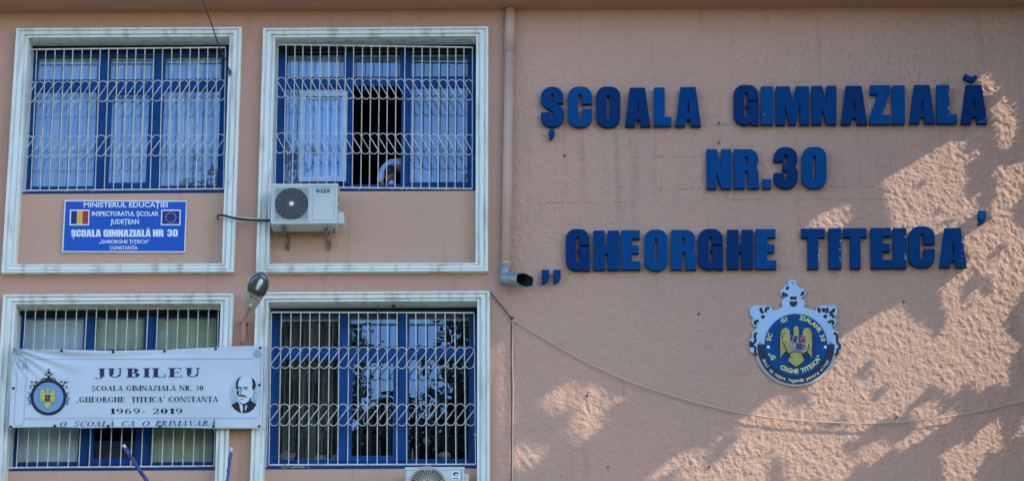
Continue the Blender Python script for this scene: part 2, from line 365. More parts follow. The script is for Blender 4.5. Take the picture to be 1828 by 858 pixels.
# ------------------------------------------------------------------ windows
def xz(px, py, d): p = P(px, py, d); return p.x, p.z
def make_window(k, top, bot, xl, m1, m2, xr, tr, my, gl):
    """px numbers on the window plane: xl/xr outer blue frame (outer, inner), m1/m2 mullions, tr transom"""
    f = FR[k]; d = GLZ
    X = lambda px: P(px, my, d).x
    zT, zB = f['iz1'] + .02, P(230, bot, d).z
    zt = P(230, top, d).z
    x0, x1 = f['ix0'], f['ix1']
    w_ = empty('window', ((x0 + x1) / 2, -d, zB), parent=bld)
    yb, yf = -d + .05, -d - .03
    mb = MB(); mb.box(x0 - .02, X(xl), yf + .005, yb, zB - .2, zT); mb.box(X(xr), x1 + .02, yf + .005, yb, zB - .2, zT)
    mb.box(X(xl), X(xr), yf + .005, yb, zt, zT); mb.box(X(xl), X(xr), yf + .005, yb, zB - .2, zB)
    mb.build('frame', M['bluepaint'], w_)
    for a, b in (m1, m2):
        mb = MB(); mb.box(X(a), X(b), yf - .012, yb, zB + .001, zt - .001); mb.build('mullion', M['bluepaint'], w_)
    ztr1, ztr0 = P(230, tr[0], d).z, P(230, tr[1], d).z
    bays = [(X(xl), X(m1[0])), (X(m1[1]), X(m2[0])), (X(m2[1]), X(xr))]
    for a, b in bays:
        mb = MB(); mb.box(a + .001, b - .001, yf - .004, yb, ztr0, ztr1); mb.build('transom', M['bluepaint'], w_)
    f.update(bays=bays, zt=zt, zB=zB, ztr0=ztr0, ztr1=ztr1, win=w_)
    return w_
def sash(w_, a, b, z0, z1, m='bluepaint', wd=.045, gl='glass', y=None, pane=True, ang=0):
    y = -GLZ - .012 if y is None else y
    mb = MB(); mb.box(a, a + wd, y - .02, y + .025, z0, z1); mb.box(b - wd, b, y - .02, y + .025, z0, z1)
    mb.box(a + wd, b - wd, y - .019, y + .024, z0, z0 + wd * 1.1); mb.box(a + wd, b - wd, y - .019, y + .024, z1 - wd, z1)
    mb.build('sash', M[m], w_)
    if pane:
        mb = MB(); mb.box(a + wd + .001, b - wd - .001, y, y + .005, z0 + wd * 1.1 + .001, z1 - wd - .001); mb.build('pane', M[gl], w_)
def pane(w_, a, b, z0, z1, gl='glass'):
    y = -GLZ; mb = MB(); mb.box(a + .001, b - .001, y, y + .005, z0 + .001, z1 - .001); mb.build('pane', M[gl], w_)

W1 = make_window(0, 97, 337, 60, (177, 190), (275, 288), 396, (147, 161), 210, 'glass')
W2 = make_window(1, 93, 333, 507, (616, 628), (717, 730), 838, (145, 158), 210, 'glass')
W3 = make_window(2, 565, 829, 35, (149, 163), (257, 271), 387, (628, 645), 690, 'glasslow')
W4 = make_window(3, 564, 826, 494, (607, 620), (712, 726), 841, (625, 640), 690, 'glasslow')
for k, (wn, g) in enumerate(((W1, 'glass'), (W2, 'glass'), (W3, 'glassthin'), (W4, 'glasslow'))):
    f = FR[k]
    for j, (a, b) in enumerate(f['bays']):
        sash(wn, a + .004, b - .004, f['ztr1'] + .004, f['zt'] - .004, 'navypaint', .022, g)
        if k == 1 and j == 1: continue
        wd = .06 if j == 1 else .02
        sash(wn, a + .004, b - .004, f['zB'] + .004, f['ztr0'] - .004, 'bluepaint', wd, g)
# the casement of the second window swung open in front of the left bay
f = FR[1]; X = lambda px, d: P(px, 250, d).x
sash(W2, X(527, .28), X(613, .28), f['zB'] + .02, P(570, 164, -.27).z, 'palesash', .065, 'glass', y=.262)

# aprons under the windows
for k, f in enumerate(FR):
    ztop = P(230 if k % 2 == 0 else 670, (345, 341, 839, 836)[k], AP).z
    mb = MB(); mb.bbox(f['ix0'] - .03, f['ix1'] + .03, -AP, .45, f['z0'], ztop, .008); mb.build('apron_panel', M['apron'], bld)
    sx0, sx1 = f['ix0'] + .001, f['ix1'] - .001
    mb = MB(); mb.box(sx0, sx1, -AP + .02, .30, ztop + .001, ztop + .026); mb.build('sill', M['navypaint'], bld)
    # black strip stands in for the shade under the soffit above the window
    mb = MB(); mb.box(f['ix0'] + .001, f['ix1'] - .001, .20, .30, f['iz1'] - .045, f['iz1'] - .002); mb.build('head_shadow_strip', M['blackgap'], bld)

# ------------------------------------------------------------------ grilles
def scroll_mesh(wd, h, r, flip):
    R_ = wd / 2; pts = []
    for i in range(9): a = math.pi - math.pi * i / 8; pts.append((R_ + (R_ - .003) * math.cos(a), 0, h - R_ + (R_ - .002) * math.sin(a)))
    for i in range(9): a = math.pi + math.pi * i / 8; pts.append((R_ + (R_ - .003) * math.cos(a), 0, R_ + (R_ - .002) * math.sin(a)))
    if flip: pts = [(wd - x, y, z) for x, y, z in pts]
    mb = MB(); mb.tube(pts, r, 5)
    me = bpy.data.meshes.new('scroll'); me.from_pydata([tuple(v) for v in mb.v], [], mb.f); me.materials.append(M['grille'])
    me.polygons.foreach_set('use_smooth', [True] * len(me.polygons)); return me
def grille(k, tl, tr_, bl, br, n, rows, flip, d=-.07, extra=False):
    A, B, C_, D = [P(*q, d) for q in (tl, tr_, bl, br)]
    g = empty('window_grille', (C_.x, -d, C_.z), parent=bld)
    T = lambda u: A.lerp(B, u); Bo = lambda u: C_.lerp(D, u)
    r = .0062
    e = -.055 if extra else 0
    for q0, q1 in ((T(e), T(1)), (Bo(e), Bo(1))):
        mb = MB(); mb.tube([q0, q1], .0115, 4); mb.build('rail', M['grille'], g)
    L = (A - C_).length; mb = MB(); mb.tube([(0, 0, 0), (0, 0, L / 3), (0, 0, 2 * L / 3), (0, 0, L)], r, 5)
    bar = bpy.data.meshes.new('bar'); bar.from_pydata([tuple(v) for v in mb.v], [], mb.f); bar.materials.append(M['grille'])
    for i in range(n + 1):
        p, q_ = Bo(i / n), T(i / n)
        o = link_mesh('bar', bar, g, p + Vector((0, random.uniform(-.002, .002), 0)))
        dv = q_ - p; o.rotation_euler = Vector((0, 0, 1)).rotation_difference(dv).to_euler(); o.scale = (1, 1, dv.length / L)
        o.rotation_euler.y += random.uniform(-.0025, .0025)
    sc = None
    for (ya, yb) in rows:
        for i in range(-1 if extra else 0, n):
            v0 = (ya - tl[1]) / (bl[1] - tl[1]); v1 = (yb - tl[1]) / (bl[1] - tl[1])
            pL = T(i / n).lerp(Bo(i / n), v1); pR = T((i + 1) / n).lerp(Bo((i + 1) / n), v1); pt = T(i / n).lerp(Bo(i / n), v0)
            if sc is None: sc = scroll_mesh((pR - pL).length, (pt - pL).length, .0058, flip)
            o = link_mesh('scroll', sc, g, pL + Vector((0, -.013 + random.uniform(-.002, .002), random.uniform(-.002, .002))))
            o.rotation_euler = (0, -math.atan2(pR.z - pL.z, pR.x - pL.x) + random.uniform(-.03, .03), 0)
            o.scale = ((pR - pL).length / (pR - pL).length, 1, 1)
        # little welds where the scrolls meet the bars
    return g
grille(0, (66.5, 88.5), (403, 85), (55, 340), (399, 337), 21, ((147, 185), (243, 282)), False, extra=True)
grille(1, (496, 80), (844, 85), (491, 334), (843, 337), 23, ((140, 177), (237, 275)), True)
grille(2, (46, 549), (391, 550), (29, 834), (382, 831), 19, (), False, extra=True)
grille(3, (485, 557), (846, 558), (480, 829), (849, 828), 21, ((620, 659), (722, 761)), False)
for x, y in ((407, 142), (404, 285), (848, 283), (846, 775), (478, 775), (480, 735)):
    p = P(x, y, -.07); mb = MB(); mb.tube([p, p + Vector((.05 if x > 490 or x < 450 else -.05, .0, 0))], .009, 5); mb.build('grille_anchor', M['grille'], bld)

# ------------------------------------------------------------------ curtains and blinds
def curtain(label, a, b, z0, z1, m, y=.42, waves=9, amp=.04, grp=None, seed=0, gather=0):
    n = waves * 8; r = random.Random(seed); v = []; f = []
    rows = 8; ph = [r.uniform(-.9, .9) for _ in range(waves + 2)]; am = [r.uniform(.5, 1.3) for _ in range(waves + 2)]
    for j in range(rows + 1):
        for i in range(n + 1):
            u = i / n; wv = u * waves; k = int(wv); 
            t = j / rows
            x = a + (b - a) * (u + gather * t * t * math.sin(math.pi * u) * .5)
            v.append((x, y + amp * am[k] * math.sin(2 * math.pi * wv + ph[k] * .3) * (.7 + .5 * (1 - t)), z0 + (z1 - z0) * t))
    for j in range(rows):
        for i in range(n): p = j * (n + 1) + i; f.append((p, p + 1, p + n + 2, p + n + 1))
    o = from_data('curtain', v, f, M[m], smooth=True, base=Vector(((a + b) / 2, y, z0)))
    return tag(o, label, 'curtain', grp)
B1, B2, B3, B4 = [f['bays'] for f in FR]
f = FR[0]; G_ = 'sheer curtains behind the upper windows'
curtain('pale blue sheer curtain in left bay of the window above the blue school sign', B1[0][0] - .05, B1[0][1] + .03, f['zB'] - .1, f['zt'] - .06, 'sheer', waves=11, grp=G_, seed=1)
curtain('short pale sheer curtain hung low in the middle bay above the school sign', B1[1][0] - .02, B1[1][1] + .02, f['zB'] - .1, P(230, 184, -.42).z, 'sheer', waves=8, grp=G_, seed=2, y=.42)
curtain('small sheer curtain strip behind the middle top light above the school sign', B1[1][0] - .02, B1[1][1] + .02, f['ztr0'] + .02, f['zt'] - .06, 'sheer', waves=8, grp=G_, seed=12, y=.45)
curtain('pale sheer curtain gathered in loose folds beside the black damaged frame edge', B1[2][0] - .03, B1[2][1] + .05, f['zB'] - .1, f['zt'] - .06, 'sheer', waves=10, grp=G_, seed=3, gather=.25)
f = FR[1]
curtain('bright sheer curtain behind the pale open casement above the air conditioner', B2[0][0] - .02, B2[0][1] + .02, f['zB'] - .1, f['zt'] - .05, 'sheer', waves=11, grp=G_, seed=4)
curtain('dull blue sheer curtain in the window bay next to the drainpipe', B2[2][0] - .02, B2[2][1] + .05, f['zB'] - .1, f['zt'] - .05, 'sheerdull', waves=8, grp=G_, seed=5, amp=.012, y=.86)
curtain('dull blue sheer curtain strip above the dark open casement', B2[1][0] - .02, B2[1][1] + .02, f['ztr0'] + .02, f['zt'] - .05, 'sheerdull', waves=7, grp=G_, seed=6, y=.45, amp=.012)
f = FR[3]
curtain('olive lace curtain behind left bay of the lower barred window above the second air conditioner', B4[0][0] - .02, B4[0][1] + .02, f['zB'] - .1, f['zt'] - .03, 'olive', waves=8, seed=7, y=.5)
for k, fr in enumerate(FR):
    for j, (a, b) in enumerate(fr['bays']):
        if k == 2: continue
        mb = MB(); z = fr['zt'] - .05; mb.box(a + .01, b - .01, .395, .41, z - .012, z + .012)
        o = mb.build('bright_band', M['surround'])  # white bar stands in for the light reflected at the window head
        pos = ('left', 'middle', 'right')[j]; wn = ('the window above the blue school sign', 'the window above the upper air conditioner', '', 'the lower window with dark tree reflections')[k]
        tag(o, f'white bar for the reflecting band in the {pos} bay of {wn}', 'reflecting band', 'white bars added for the reflecting bands at the window heads')
f = FR[2]
def blind(label, a, b, z0, z1, m, n, y=.378, swing=.12):
    e = empty('vertical_blind', ((a + b) / 2, y, z0), label, 'window blind', 'vertical blinds in the banner window')
    wd = (b - a) / n; mb = MB()
    me = bpy.data.meshes.new('slat'); h = z1 - z0; hw = wd * .49
    vs = []; 
    for z in (0, h):
        for t in (-1, 0, 1): vs.append((hw * t, .006 * (1 - abs(t)), z))
    me.from_pydata(vs, [], [(0, 1, 4, 3), (1, 2, 5, 4)]); me.materials.append(M[m]); me.polygons.foreach_set('use_smooth', [True, True])
    for i in range(n):
        o = link_mesh('slat', me, e, (a + wd * (i + .5), y + random.uniform(-.004, .004), z0)); o.rotation_euler.z = swing + random.uniform(-.06, .06)
    mb = MB(); mb.box(a, b, y - .02, y + .02, z1, z1 + .03); mb.build('head_rail', M['surround'], e)
blind('white vertical slat blind in left bay of the window behind the banner', B3[0][0], B3[0][1], f['zB'] + .05, f['zt'] - .04, 'blind', 8)
blind('faded green slat blind in the middle bay showing above the banner', B3[1][0], B3[1][1], P(210, 700, -.43).z, f['zt'] - .04, 'blindgreen', 8)
blind('faded green slat blind in the bay nearest the lamp arm behind the banner', B3[2][0], B3[2][1] + .02, f['zB'] + .03, f['zt'] - .04, 'blindgreen', 8)
# blue panel set low inside the middle bay
p, q_ = P(168, 786, -.8), P(248, 832, -.8); mb = MB(); mb.bbox(p.x, q_.x, .8, .83, q_.z - .1, p.z, .006)
o = mb.build('blue_panel', M['sheerdull'] if False else mat('blue_board', (.16, .25, .42), .7)); tag(o, 'blue panel standing inside the middle bay below the banner', 'panel')
# little ceiling lamp seen through the open casement
p, q_ = P(642, 155, -1.3), P(678, 155, -1.3); mb = MB(); mb.bbox(p.x, q_.x, 1.3, 1.45, p.z, p.z + .03, .006)
tag(mb.build('ceiling_lamp', M['lampwhite']), 'thin white tube lamp inside the dark open casement', 'ceiling lamp')

# ornaments on the lower sill
def lathe(mb, c, prof, n=14):
    vs = []; fs = []
    for r, z in prof:
        for k in range(n): a = 2 * math.pi * k / n; vs.append((c[0] + r * math.cos(a), c[1] + r * math.sin(a), c[2] + z))
    for i in range(len(prof) - 1):
        for k in range(n): l = (k + 1) % n; fs.append((i*n+k, i*n+l, (i+1)*n+l, (i+1)*n+k))
    fs.append(tuple(range(n))[::-1]); fs.append(tuple((len(prof)-1)*n+k for k in range(n)))
    return mb.add(vs, fs, True)
zs_ = FR[3]['zB'] + .001
p = P(793, 826, -.38); mb = MB(); lathe(mb, (p.x, .415, zs_), [(.03, 0), (.035, .02), (.028, .05), (.07, .06), (.085, .085), (.07, .115), (.03, .13)])
tag(mb.build('ornament', M['ornament']), 'pale mushroom shaped ornament on the lower windowsill', 'ornament')
def blob(name, label, cat, px, wd, h, m, seed, dep=.09):
    r = random.Random(seed); bm = bmesh.new(); bmesh.ops.create_icosphere(bm, subdivisions=2, radius=1)
    p = P(px, 826, -.38)
    for v in bm.verts:
        s_ = 1 + r.uniform(-.22, .18); v.co = Vector((v.co.x * wd * s_, v.co.y * dep * s_ * .5, max(0, (v.co.z + .8) / 1.8 * h * s_)))
    me = bpy.data.meshes.new(name); bm.to_mesh(me); bm.free(); me.materials.append(M[m])
    return tag(link_mesh(name, me, None, (p.x, .43, zs_)), label, cat)
blob('paper_bag', 'small crumpled pale bag lying on the lower sill nearest its left frame', 'bag', 512, .09, .17, 'ornament', 3)
blob('paper_bag', 'larger pale paper bag on the lower sill between two grille bars', 'bag', 571, .08, .11, 'ornament', 4)
blob('paper_bag', 'squat pale bag on the lower sill against the blue mullion', 'bag', 597, .07, .10, 'ornament', 5)
p = P(736, 826, -.38); mb = MB(); lathe(mb, (p.x, .41, zs_), [(.018, 0), (.02, .05), (.014, .12), (.008, .19)], 10)
tag(mb.build('vase', M['ornament']), 'slim pale vase on the lower sill right of the blue mullion', 'vase')

# ------------------------------------------------------------------ 2-D lettering made of outlines
def arc(cx, cy, rx, ry, a0, a1, n=7):
    return [(cx + rx * math.cos(math.radians(a0 + (a1 - a0) * i / n)), cy + ry * math.sin(math.radians(a0 + (a1 - a0) * i / n))) for i in range(n + 1)]
def rr(x0, y0, x1, y1, rx, ry=None):
    ry = ry or rx
    return arc(x1 - rx, y1 - ry, rx, ry, 0, 90) + arc(x0 + rx, y1 - ry, rx, ry, 90, 180) + arc(x0 + rx, y0 + ry, rx, ry, 180, 270) + arc(x1 - rx, y0 + ry, rx, ry, 270, 360)
H_ = {
 'O': (.60, [rr(0, 0, .60, 1, .24), rr(.25, .2, .35, .8, .05, .06)]),
 'C': (.61, [[(.60, .58)] + arc(.36, .76, .24, .24, 0, 90) + arc(.25, .76, .25, .24, 90, 180) + arc(.25, .24, .25, .24, 180, 270) + arc(.36, .24, .24, .24, 270, 360) + [(.60, .44), (.36, .44)] + arc(.305, .24, .055, .06, 0, -180, 5) + arc(.305, .77, .055, .06, 180, 0, 5) + [(.36, .58)]]),
 'G': (.62, [[(.61, .63)] + arc(.37, .76, .24, .24, 0, 90) + arc(.25, .76, .25, .24, 90, 180) + arc(.25, .26, .25, .26, 180, 270, 7) + [(.34, .005), (.43, .06), (.45, .0), (.62, 0), (.62, .57), (.32, .57), (.32, .45), (.365, .45)] + arc(.31, .24, .055, .06, 0, -180, 5) + arc(.31, .77, .055, .06, 180, 0, 5) + [(.365, .63)]]),
 'S': (.60, [[(.58, .60)] + arc(.31, .75, .27, .25, 0, 90) + arc(.29, .75, .29, .25, 90, 180) + [(.0, .63), (.05, .54), (.28, .40), (.335, .32)] + arc(.295, .22, .045, .055, 0, -180, 5) + [(.25, .35), (.0, .35)] + arc(.29, .25, .29, .25, 180, 270) + arc(.31, .25, .29, .25, 270, 360) + [(.60, .38), (.55, .48), (.31, .63), (.25, .70)] + arc(.30, .77, .05, .06, 180, 0, 5) + [(.35, .60)]]),
 'A': (.66, [[(0, 0), (.13, 1), (.52, 1), (.66, 0), (.41, 0), (.395, .17), (.27, .17), (.25, 0)], [(.285, .34), (.38, .34), (.333, .76)]]),
 'L': (.46, [[(0, 0), (0, 1), (.28, 1), (.28, .22), (.46, .22), (.46, 0)]]),
 'I': (.30, [[(0, 0), (0, 1), (.30, 1), (.30, 0)]]),
 'M': (.84, [[(0, 0), (0, 1), (.34, 1), (.425, .50), (.51, 1), (.84, 1), (.84, 0), (.62, 0), (.62, .60), (.50, 0), (.34, 0), (.22, .60), (.22, 0)]]),
 'N': (.62, [[(0, 0), (0, 1), (.25, 1), (.38, .50), (.38, 1), (.62, 1), (.62, 0), (.38, 0), (.24, .48), (.24, 0)]]),
 'Z': (.52, [[(0, 0), (0, .2), (.22, .78), (.02, .78), (.02, 1), (.52, 1), (.52, .82), (.29, .22), (.52, .22), (.52, 0)]]),
 'R': (.63, [[(0, 0), (0, 1)] + arc(.36, .78, .25, .22, 90, 0, 6) + [(.61, .68), (.57, .58), (.50, .545), (.58, .50), (.61, .42), (.63, 0), (.37, 0), (.37, .38), (.34, .45), (.27, .45), (.27, 0)], [(.27, .60), (.33, .60), (.36, .65), (.36, .77), (.33, .83), (.27, .83)]]),
 'H': (.68, [[(0, 0), (0, 1), (.29, 1), (.29, .62), (.39, .62), (.39, 1), (.68, 1), (.68, 0), (.39, 0), (.39, .42), (.29, .42), (.29, 0)]]),
 'E': (.52, [[(0, 0), (0, 1), (.50, 1), (.50, .80), (.28, .80), (.28, .61), (.47, .61), (.47, .42), (.28, .42), (.28, .20), (.52, .20), (.52, 0)]]),
 'T': (.64, [[(.18, 0), (.18, .79), (0, .79), (0, 1), (.64, 1), (.64, .79), (.46, .79), (.46, 0)]]),
 '3': (.60, [[(0, .66)] + [(.25, .66)] + arc(.30, .77, .05, .06, 180, 0, 4) + [(.35, .66), (.31, .59), (.22, .58), (.22, .44), (.31, .43), (.35, .36)] + arc(.30, .23, .05, .06, 0, -180, 4) + [(.25, .36), (0, .36)] + arc(.28, .26, .28, .26, 180, 270) + arc(.33, .26, .27, .26, 270, 360) + [(.60, .40), (.55, .49), (.48, .52), (.55, .57), (.59, .66)] + arc(.31, .75, .28, .25, 0, 90) + arc(.28, .75, .28, .25, 90, 180)]),
 '.': (.21, [[(0, 0), (0, 1), (.21, 1), (.21, 0)]]),
}
H_['0'] = H_['O']
def curve_mesh(loops, extrude=0.0, bevel=0.0):
    """fill outlines (holes allowed) -> (verts, faces) in the xy plane, extruded +-extrude"""
    cu = bpy.data.curves.new('tmp', 'CURVE'); cu.dimensions = '2D'; cu.fill_mode = 'BOTH' if extrude else 'FRONT'
    cu.extrude = extrude; cu.bevel_depth = bevel; cu.bevel_resolution = 1
    for lp in loops:
        pts = [lp[0]]
        for p in lp[1:]:
            if math.hypot(p[0] - pts[-1][0], p[1] - pts[-1][1]) > 1e-5: pts.append(p)
        if math.hypot(pts[0][0] - pts[-1][0], pts[0][1] - pts[-1][1]) < 1e-5: pts.pop()
        s_ = cu.splines.new('POLY'); s_.points.add(len(pts) - 1); s_.use_cyclic_u = True
        for i, p in enumerate(pts): s_.points[i].co = (p[0], p[1], 0, 1)
    ob = bpy.data.objects.new('tmp', cu); COL.objects.link(ob); bpy.context.view_layer.update()
    dg = bpy.context.evaluated_depsgraph_get(); me = bpy.data.meshes.new_from_object(ob.evaluated_get(dg))
    v = np.array([x.co[:] for x in me.vertices]).reshape(-1, 3); fc = [list(p.vertices) for p in me.polygons]
    bpy.data.objects.remove(ob); bpy.data.curves.remove(cu); bpy.data.meshes.remove(me)
    return v, fc
_tc = {}
def text_mesh(body, bold=.0, shear=0.0):
    key = (body, bold, shear)
    if key in _tc: return _tc[key]
    cu = bpy.data.curves.new('tmp', 'FONT'); cu.body = body; cu.offset = bold; cu.shear = shear; cu.resolution_u = 3; cu.size = 1
    ob = bpy.data.objects.new('tmp', cu); COL.objects.link(ob); bpy.context.view_layer.update()
    dg = bpy.context.evaluated_depsgraph_get(); me = bpy.data.meshes.new_from_object(ob.evaluated_get(dg))
    v = np.array([x.co[:] for x in me.vertices]).reshape(-1, 3); fc = [list(p.vertices) for p in me.polygons]
    bpy.data.objects.remove(ob); bpy.data.curves.remove(cu); bpy.data.meshes.remove(me)
    _tc[key] = (v, fc); return v, fc
CAP = text_mesh('H', 0)[0][:, 1].max()
# serif lettering from strokes: (thick verticals, thin horizontals, bracket serifs)
def serif_glyph(ch):
    T, t = .235, .095; q = []
    def bx(x0, y0, x1, y1): q.append([(x0, y0), (x1, y0), (x1, y1), (x0, y1)])
    def v(x, y0=0, y1=1, th=T, s0=1, s1=1):
        bx(x, y0, x + th, y1)
        if s0: bx(x - .07, y0, x + th + .07, y0 + t)
        if s1: bx(x - .07, y1 - t, x + th + .07, y1)
    def d(x0, y0, x1, y1, th): q.append([(x0, y0), (x0 + th, y0), (x1 + th, y1), (x1, y1)])
    def ar(cx, cy, rx, ry, a0, a1, tm=T, tn=t, n=12):
        for i in range(n):
            pp = []
            for a in (a0 + (a1 - a0) * i / n, a0 + (a1 - a0) * (i + 1) / n):
                c, s_ = math.cos(math.radians(a)), math.sin(math.radians(a)); th = tn + (tm - tn) * c * c
                pp.append(((cx + rx * c, cy + ry * s_), (cx + (rx - th) * c, cy + (ry - min(th, .09)) * s_)))
            q.append([pp[0][0], pp[1][0], pp[1][1], pp[0][1]])
    w_ = .8; base = ch
    if ch in 'ȘĂȚ': base = {'Ș': 'S', 'Ă': 'A', 'Ț': 'T'}[ch]
    if base == 'A': d(.04, 0, .40, 1, .06); d(.62, 0, .36, 1, .18); bx(.18, .30, .66, .36); bx(-.02, 0, .20, t); bx(.52, 0, .88, t); w_ = .86
    elif base == 'B': v(.08); ar(.36, .75, .28, .25, -90, 90); ar(.38, .27, .33, .27, -90, 90); bx(.2, .94, .38, 1); bx(.2, .48, .38, .54); bx(.2, 0, .38, .06); w_ = .76
    elif base == 'C': ar(.44, .5, .42, .5, 45, 315); bx(.72, .66, .77, 1); w_ = .84
    elif base == 'G': ar(.44, .5, .42, .5, 45, 300); bx(.72, .68, .77, 1); bx(.62, .06, .78, .42); bx(.55, .40, .86, .46); w_ = .92
    elif base == 'E': v(.08); bx(.2, .94, .68, 1); bx(.63, .74, .68, .94); bx(.2, .48, .52, .54); bx(.49, .38, .53, .64); bx(.2, 0, .70, .06); bx(.66, .06, .71, .28); w_ = .78
    elif base == 'H': v(.08); v(.66); bx(.25, .48, .66, .54); w_ = .96
    elif base == 'I': v(.08); w_ = .36
    elif base == 'J': v(.24, .12, 1, T, 0, 1); ar(.17, .1, .24, .22, -150, 0, .12, .05); w_ = .54
    elif base == 'L': v(.08); bx(.2, 0, .70, .06); bx(.66, .06, .71, .34); w_ = .74
    elif base == 'M': v(.06, th=.07); v(.86); d(.48, 0, .06, 1, .17); d(.50, 0, .86, 1, .05); w_ = 1.12
    elif base == 'N': v(.08, th=.07); v(.74, th=.07, s0=0); d(.66, 0, .06, 1, .19); w_ = .92
    elif base == 'O' or base == '0':
        rx = .44 if base == 'O' else .30; ar(rx, .5, rx, .5, 0, 360, n=20); w_ = 2 * rx + .06
    elif base == 'P': v(.08); ar(.34, .73, .32, .27, -90, 90); bx(.2, .94, .36, 1); bx(.2, .46, .36, .52); w_ = .70
    elif base == 'R': v(.08); ar(.34, .74, .30, .26, -90, 90); bx(.2, .94, .36, 1); bx(.2, .48, .36, .54); d(.62, 0, .34, .5, .17); bx(.62, 0, .88, t); w_ = .86
    elif base == 'S': ar(.33, .75, .27, .25, 35, 270, .15, .07); ar(.33, .26, .29, .26, 90, -145, .15, .07); bx(.54, .72, .59, 1); bx(.04, 0, .09, .28); q.append([(.12, .62), (.30, .52), (.58, .36), (.42, .52)]); w_ = .68
    elif base == 'T': v(.30, s1=0); bx(.0, .94, .77, 1); bx(0, .72, .05, .94); bx(.72, .72, .77, .94); w_ = .80
    elif base == 'U': v(.08, .32, 1, s0=0); v(.62, .32, 1, .07, 0, 1); ar(.385, .33, .305, .33, 180, 360, .15, .08); w_ = .86
    elif base == 'V': d(.36, 0, .04, 1, .17); d(.38, 0, .68, 1, .06); bx(-.04, .94, .28, 1); bx(.60, .94, .82, 1); w_ = .80
    elif base == 'Z': bx(.04, .94, .66, 1); bx(.02, 0, .68, .06); d(.02, .03, .48, .97, .18); bx(.04, .74, .08, .94); bx(.65, .06, .70, .28); w_ = .76
    elif base == '1': v(.16, s1=0); d(.04, .8, .16, .94, .12); w_ = .48
    elif base == '2': ar(.30, .72, .27, .28, 165, -30, .16, .07); q.append([(.04, .0), (.2, .08), (.56, .55), (.42, .55)]); bx(.04, 0, .60, .1); w_ = .66
    elif base == '3': ar(.27, .76, .25, .24, 160, -90, .14, .07); ar(.27, .28, .29, .28, 90, -160, .16, .07); w_ = .64
    elif base == '6': ar(.31, .31, .28, .31, 0, 360, .15, .06, 16); ar(.50, .45, .47, .55, 95, 180, .15, .06, 8); w_ = .66
    elif base == '9': ar(.31, .69, .28, .31, 0, 360, .15, .06, 16); ar(.12, .55, .47, .55, -85, 0, .15, .06, 8); w_ = .66
    elif base == '-': bx(.05, .32, .32, .44); w_ = .38
    elif base == '.': bx(.05, 0, .19, .13); w_ = .26
    elif base == '„': 
        for x in (.04, .22): bx(x, -.02, x + .11, .12); d(x, -.16, x + .04, 0, .06)
        w_ = .42
    elif base == '“':
        for x in (.04, .22): bx(x, .76, x + .11, .9); d(x + .05, .88, x + .06, 1.02, .05)
        w_ = .42
    elif base == ' ': w_ = .42
    if ch == 'Ă': ar(.43, 1.24, .16, .13, 180, 360, .06, .05, 6)
    if ch in 'ȘȚ': bx(w_ / 2 - .05, -.18, w_ / 2 + .06, -.07); d(w_ / 2 - .06, -.28, w_ / 2 - .02, -.16, .06)
    return w_, q
def serif_text(txt, x0, x1, yb, cap, rot=0.0, shear=0.0, gap=.10):
    """-> verts in photo pixels, faces; yb baseline at the left end, rot slope of the baseline"""
    x = 0; pol = []
    for ch in txt:
        w_, q = serif_glyph(ch)
        for k, pg in enumerate(q): pol.append([(x + a + shear * b, b) for a, b in pg])
        x += w_ + gap
    x -= gap; s_ = (x1 - x0) / x; v = []; f = []
    for pg in pol:
        f.append([len(v) + i for i in range(len(pg))])
        for a, b in pg: X_ = x0 + a * s_; v.append((X_, yb + rot * (X_ - x0) - b * cap))
    return v, f
def serif_letters(txt, x0, x1, yb, cap, rot, shear, gap, dfun, m, parent):
    tot = sum(serif_glyph(c)[0] + gap for c in txt) - gap; s_ = (x1 - x0) / tot; x = 0
    for ch in txt:
        w_, q = serif_glyph(ch)
        if q:
            v = []; f = []
            for pg in q:
                f.append([len(v) + i for i in range(len(pg))])
                for a, b in pg: X_ = x0 + (x + a + shear * b) * s_; v.append((X_, yb + rot * (X_ - x0) - b * cap))
            px_print('printed_letter', v, f, dfun, m, parent, stack=True)
        x += w_ + gap
def px_print(name, vpx, faces, dfun, m, parent, stack=False, smooth=False):
    """lay a flat print, given in photo pixels, onto a surface that stands dfun(px,py) metres out of the wall"""
    vpx = np.asarray(vpx, float)
    if stack:            # separate pieces that overlap get hair-thin steps so that none share a plane
        d = dfun(vpx[:, 0], vpx[:, 1]) * np.ones(len(vpx)); 
        for k, fc in enumerate(faces): d[fc] += (k % 7) * .00022
    else: d = dfun(vpx[:, 0], vpx[:, 1]) * np.ones(len(vpx))
    return from_data(name, PN(vpx[:, 0], vpx[:, 1], d), faces, m, parent)
def sans_px(txt, x0, x1, yb, cap, bold=.02, rot=0.0, shear=0.0):
    v, f = text_mesh(txt, bold, shear); a, b = v[:, 0].min(), v[:, 0].max(); s_ = (x1 - x0) / (b - a)
    X_ = x0 + (v[:, 0] - a) * s_; return np.stack([X_, yb + rot * (X_ - x0) - v[:, 1] / CAP * cap], -1), f
def head_px(txt, x0, x1, yb, cap, rot=0.0, gap=.05):
    x = 0; lps = []
    for ch in txt:
        if ch == ' ': x += .28; continue
        b = {'Ș': 'S', 'Ă': 'A'}.get(ch, ch); w_, L = H_[b]
        lps += [[(x + p, q_) for p, q_ in lp] for lp in L]
        if ch == 'Ș': lps.append([(x + .22, -.10), (x + .38, -.10), (x + .36, -.22), (x + .25, -.32)])
        if ch == 'Ă': lps.append([(x + .16, 1.22), (x + .16, 1.10), (x + .5, 1.10), (x + .5, 1.22)])
        x += w_ + gap
    v, f = curve_mesh(lps); s_ = (x1 - x0) / (x - gap); X_ = x0 + v[:, 0] * s_
    return np.stack([X_, yb + rot * (X_ - x0) - v[:, 1] * cap], -1), f

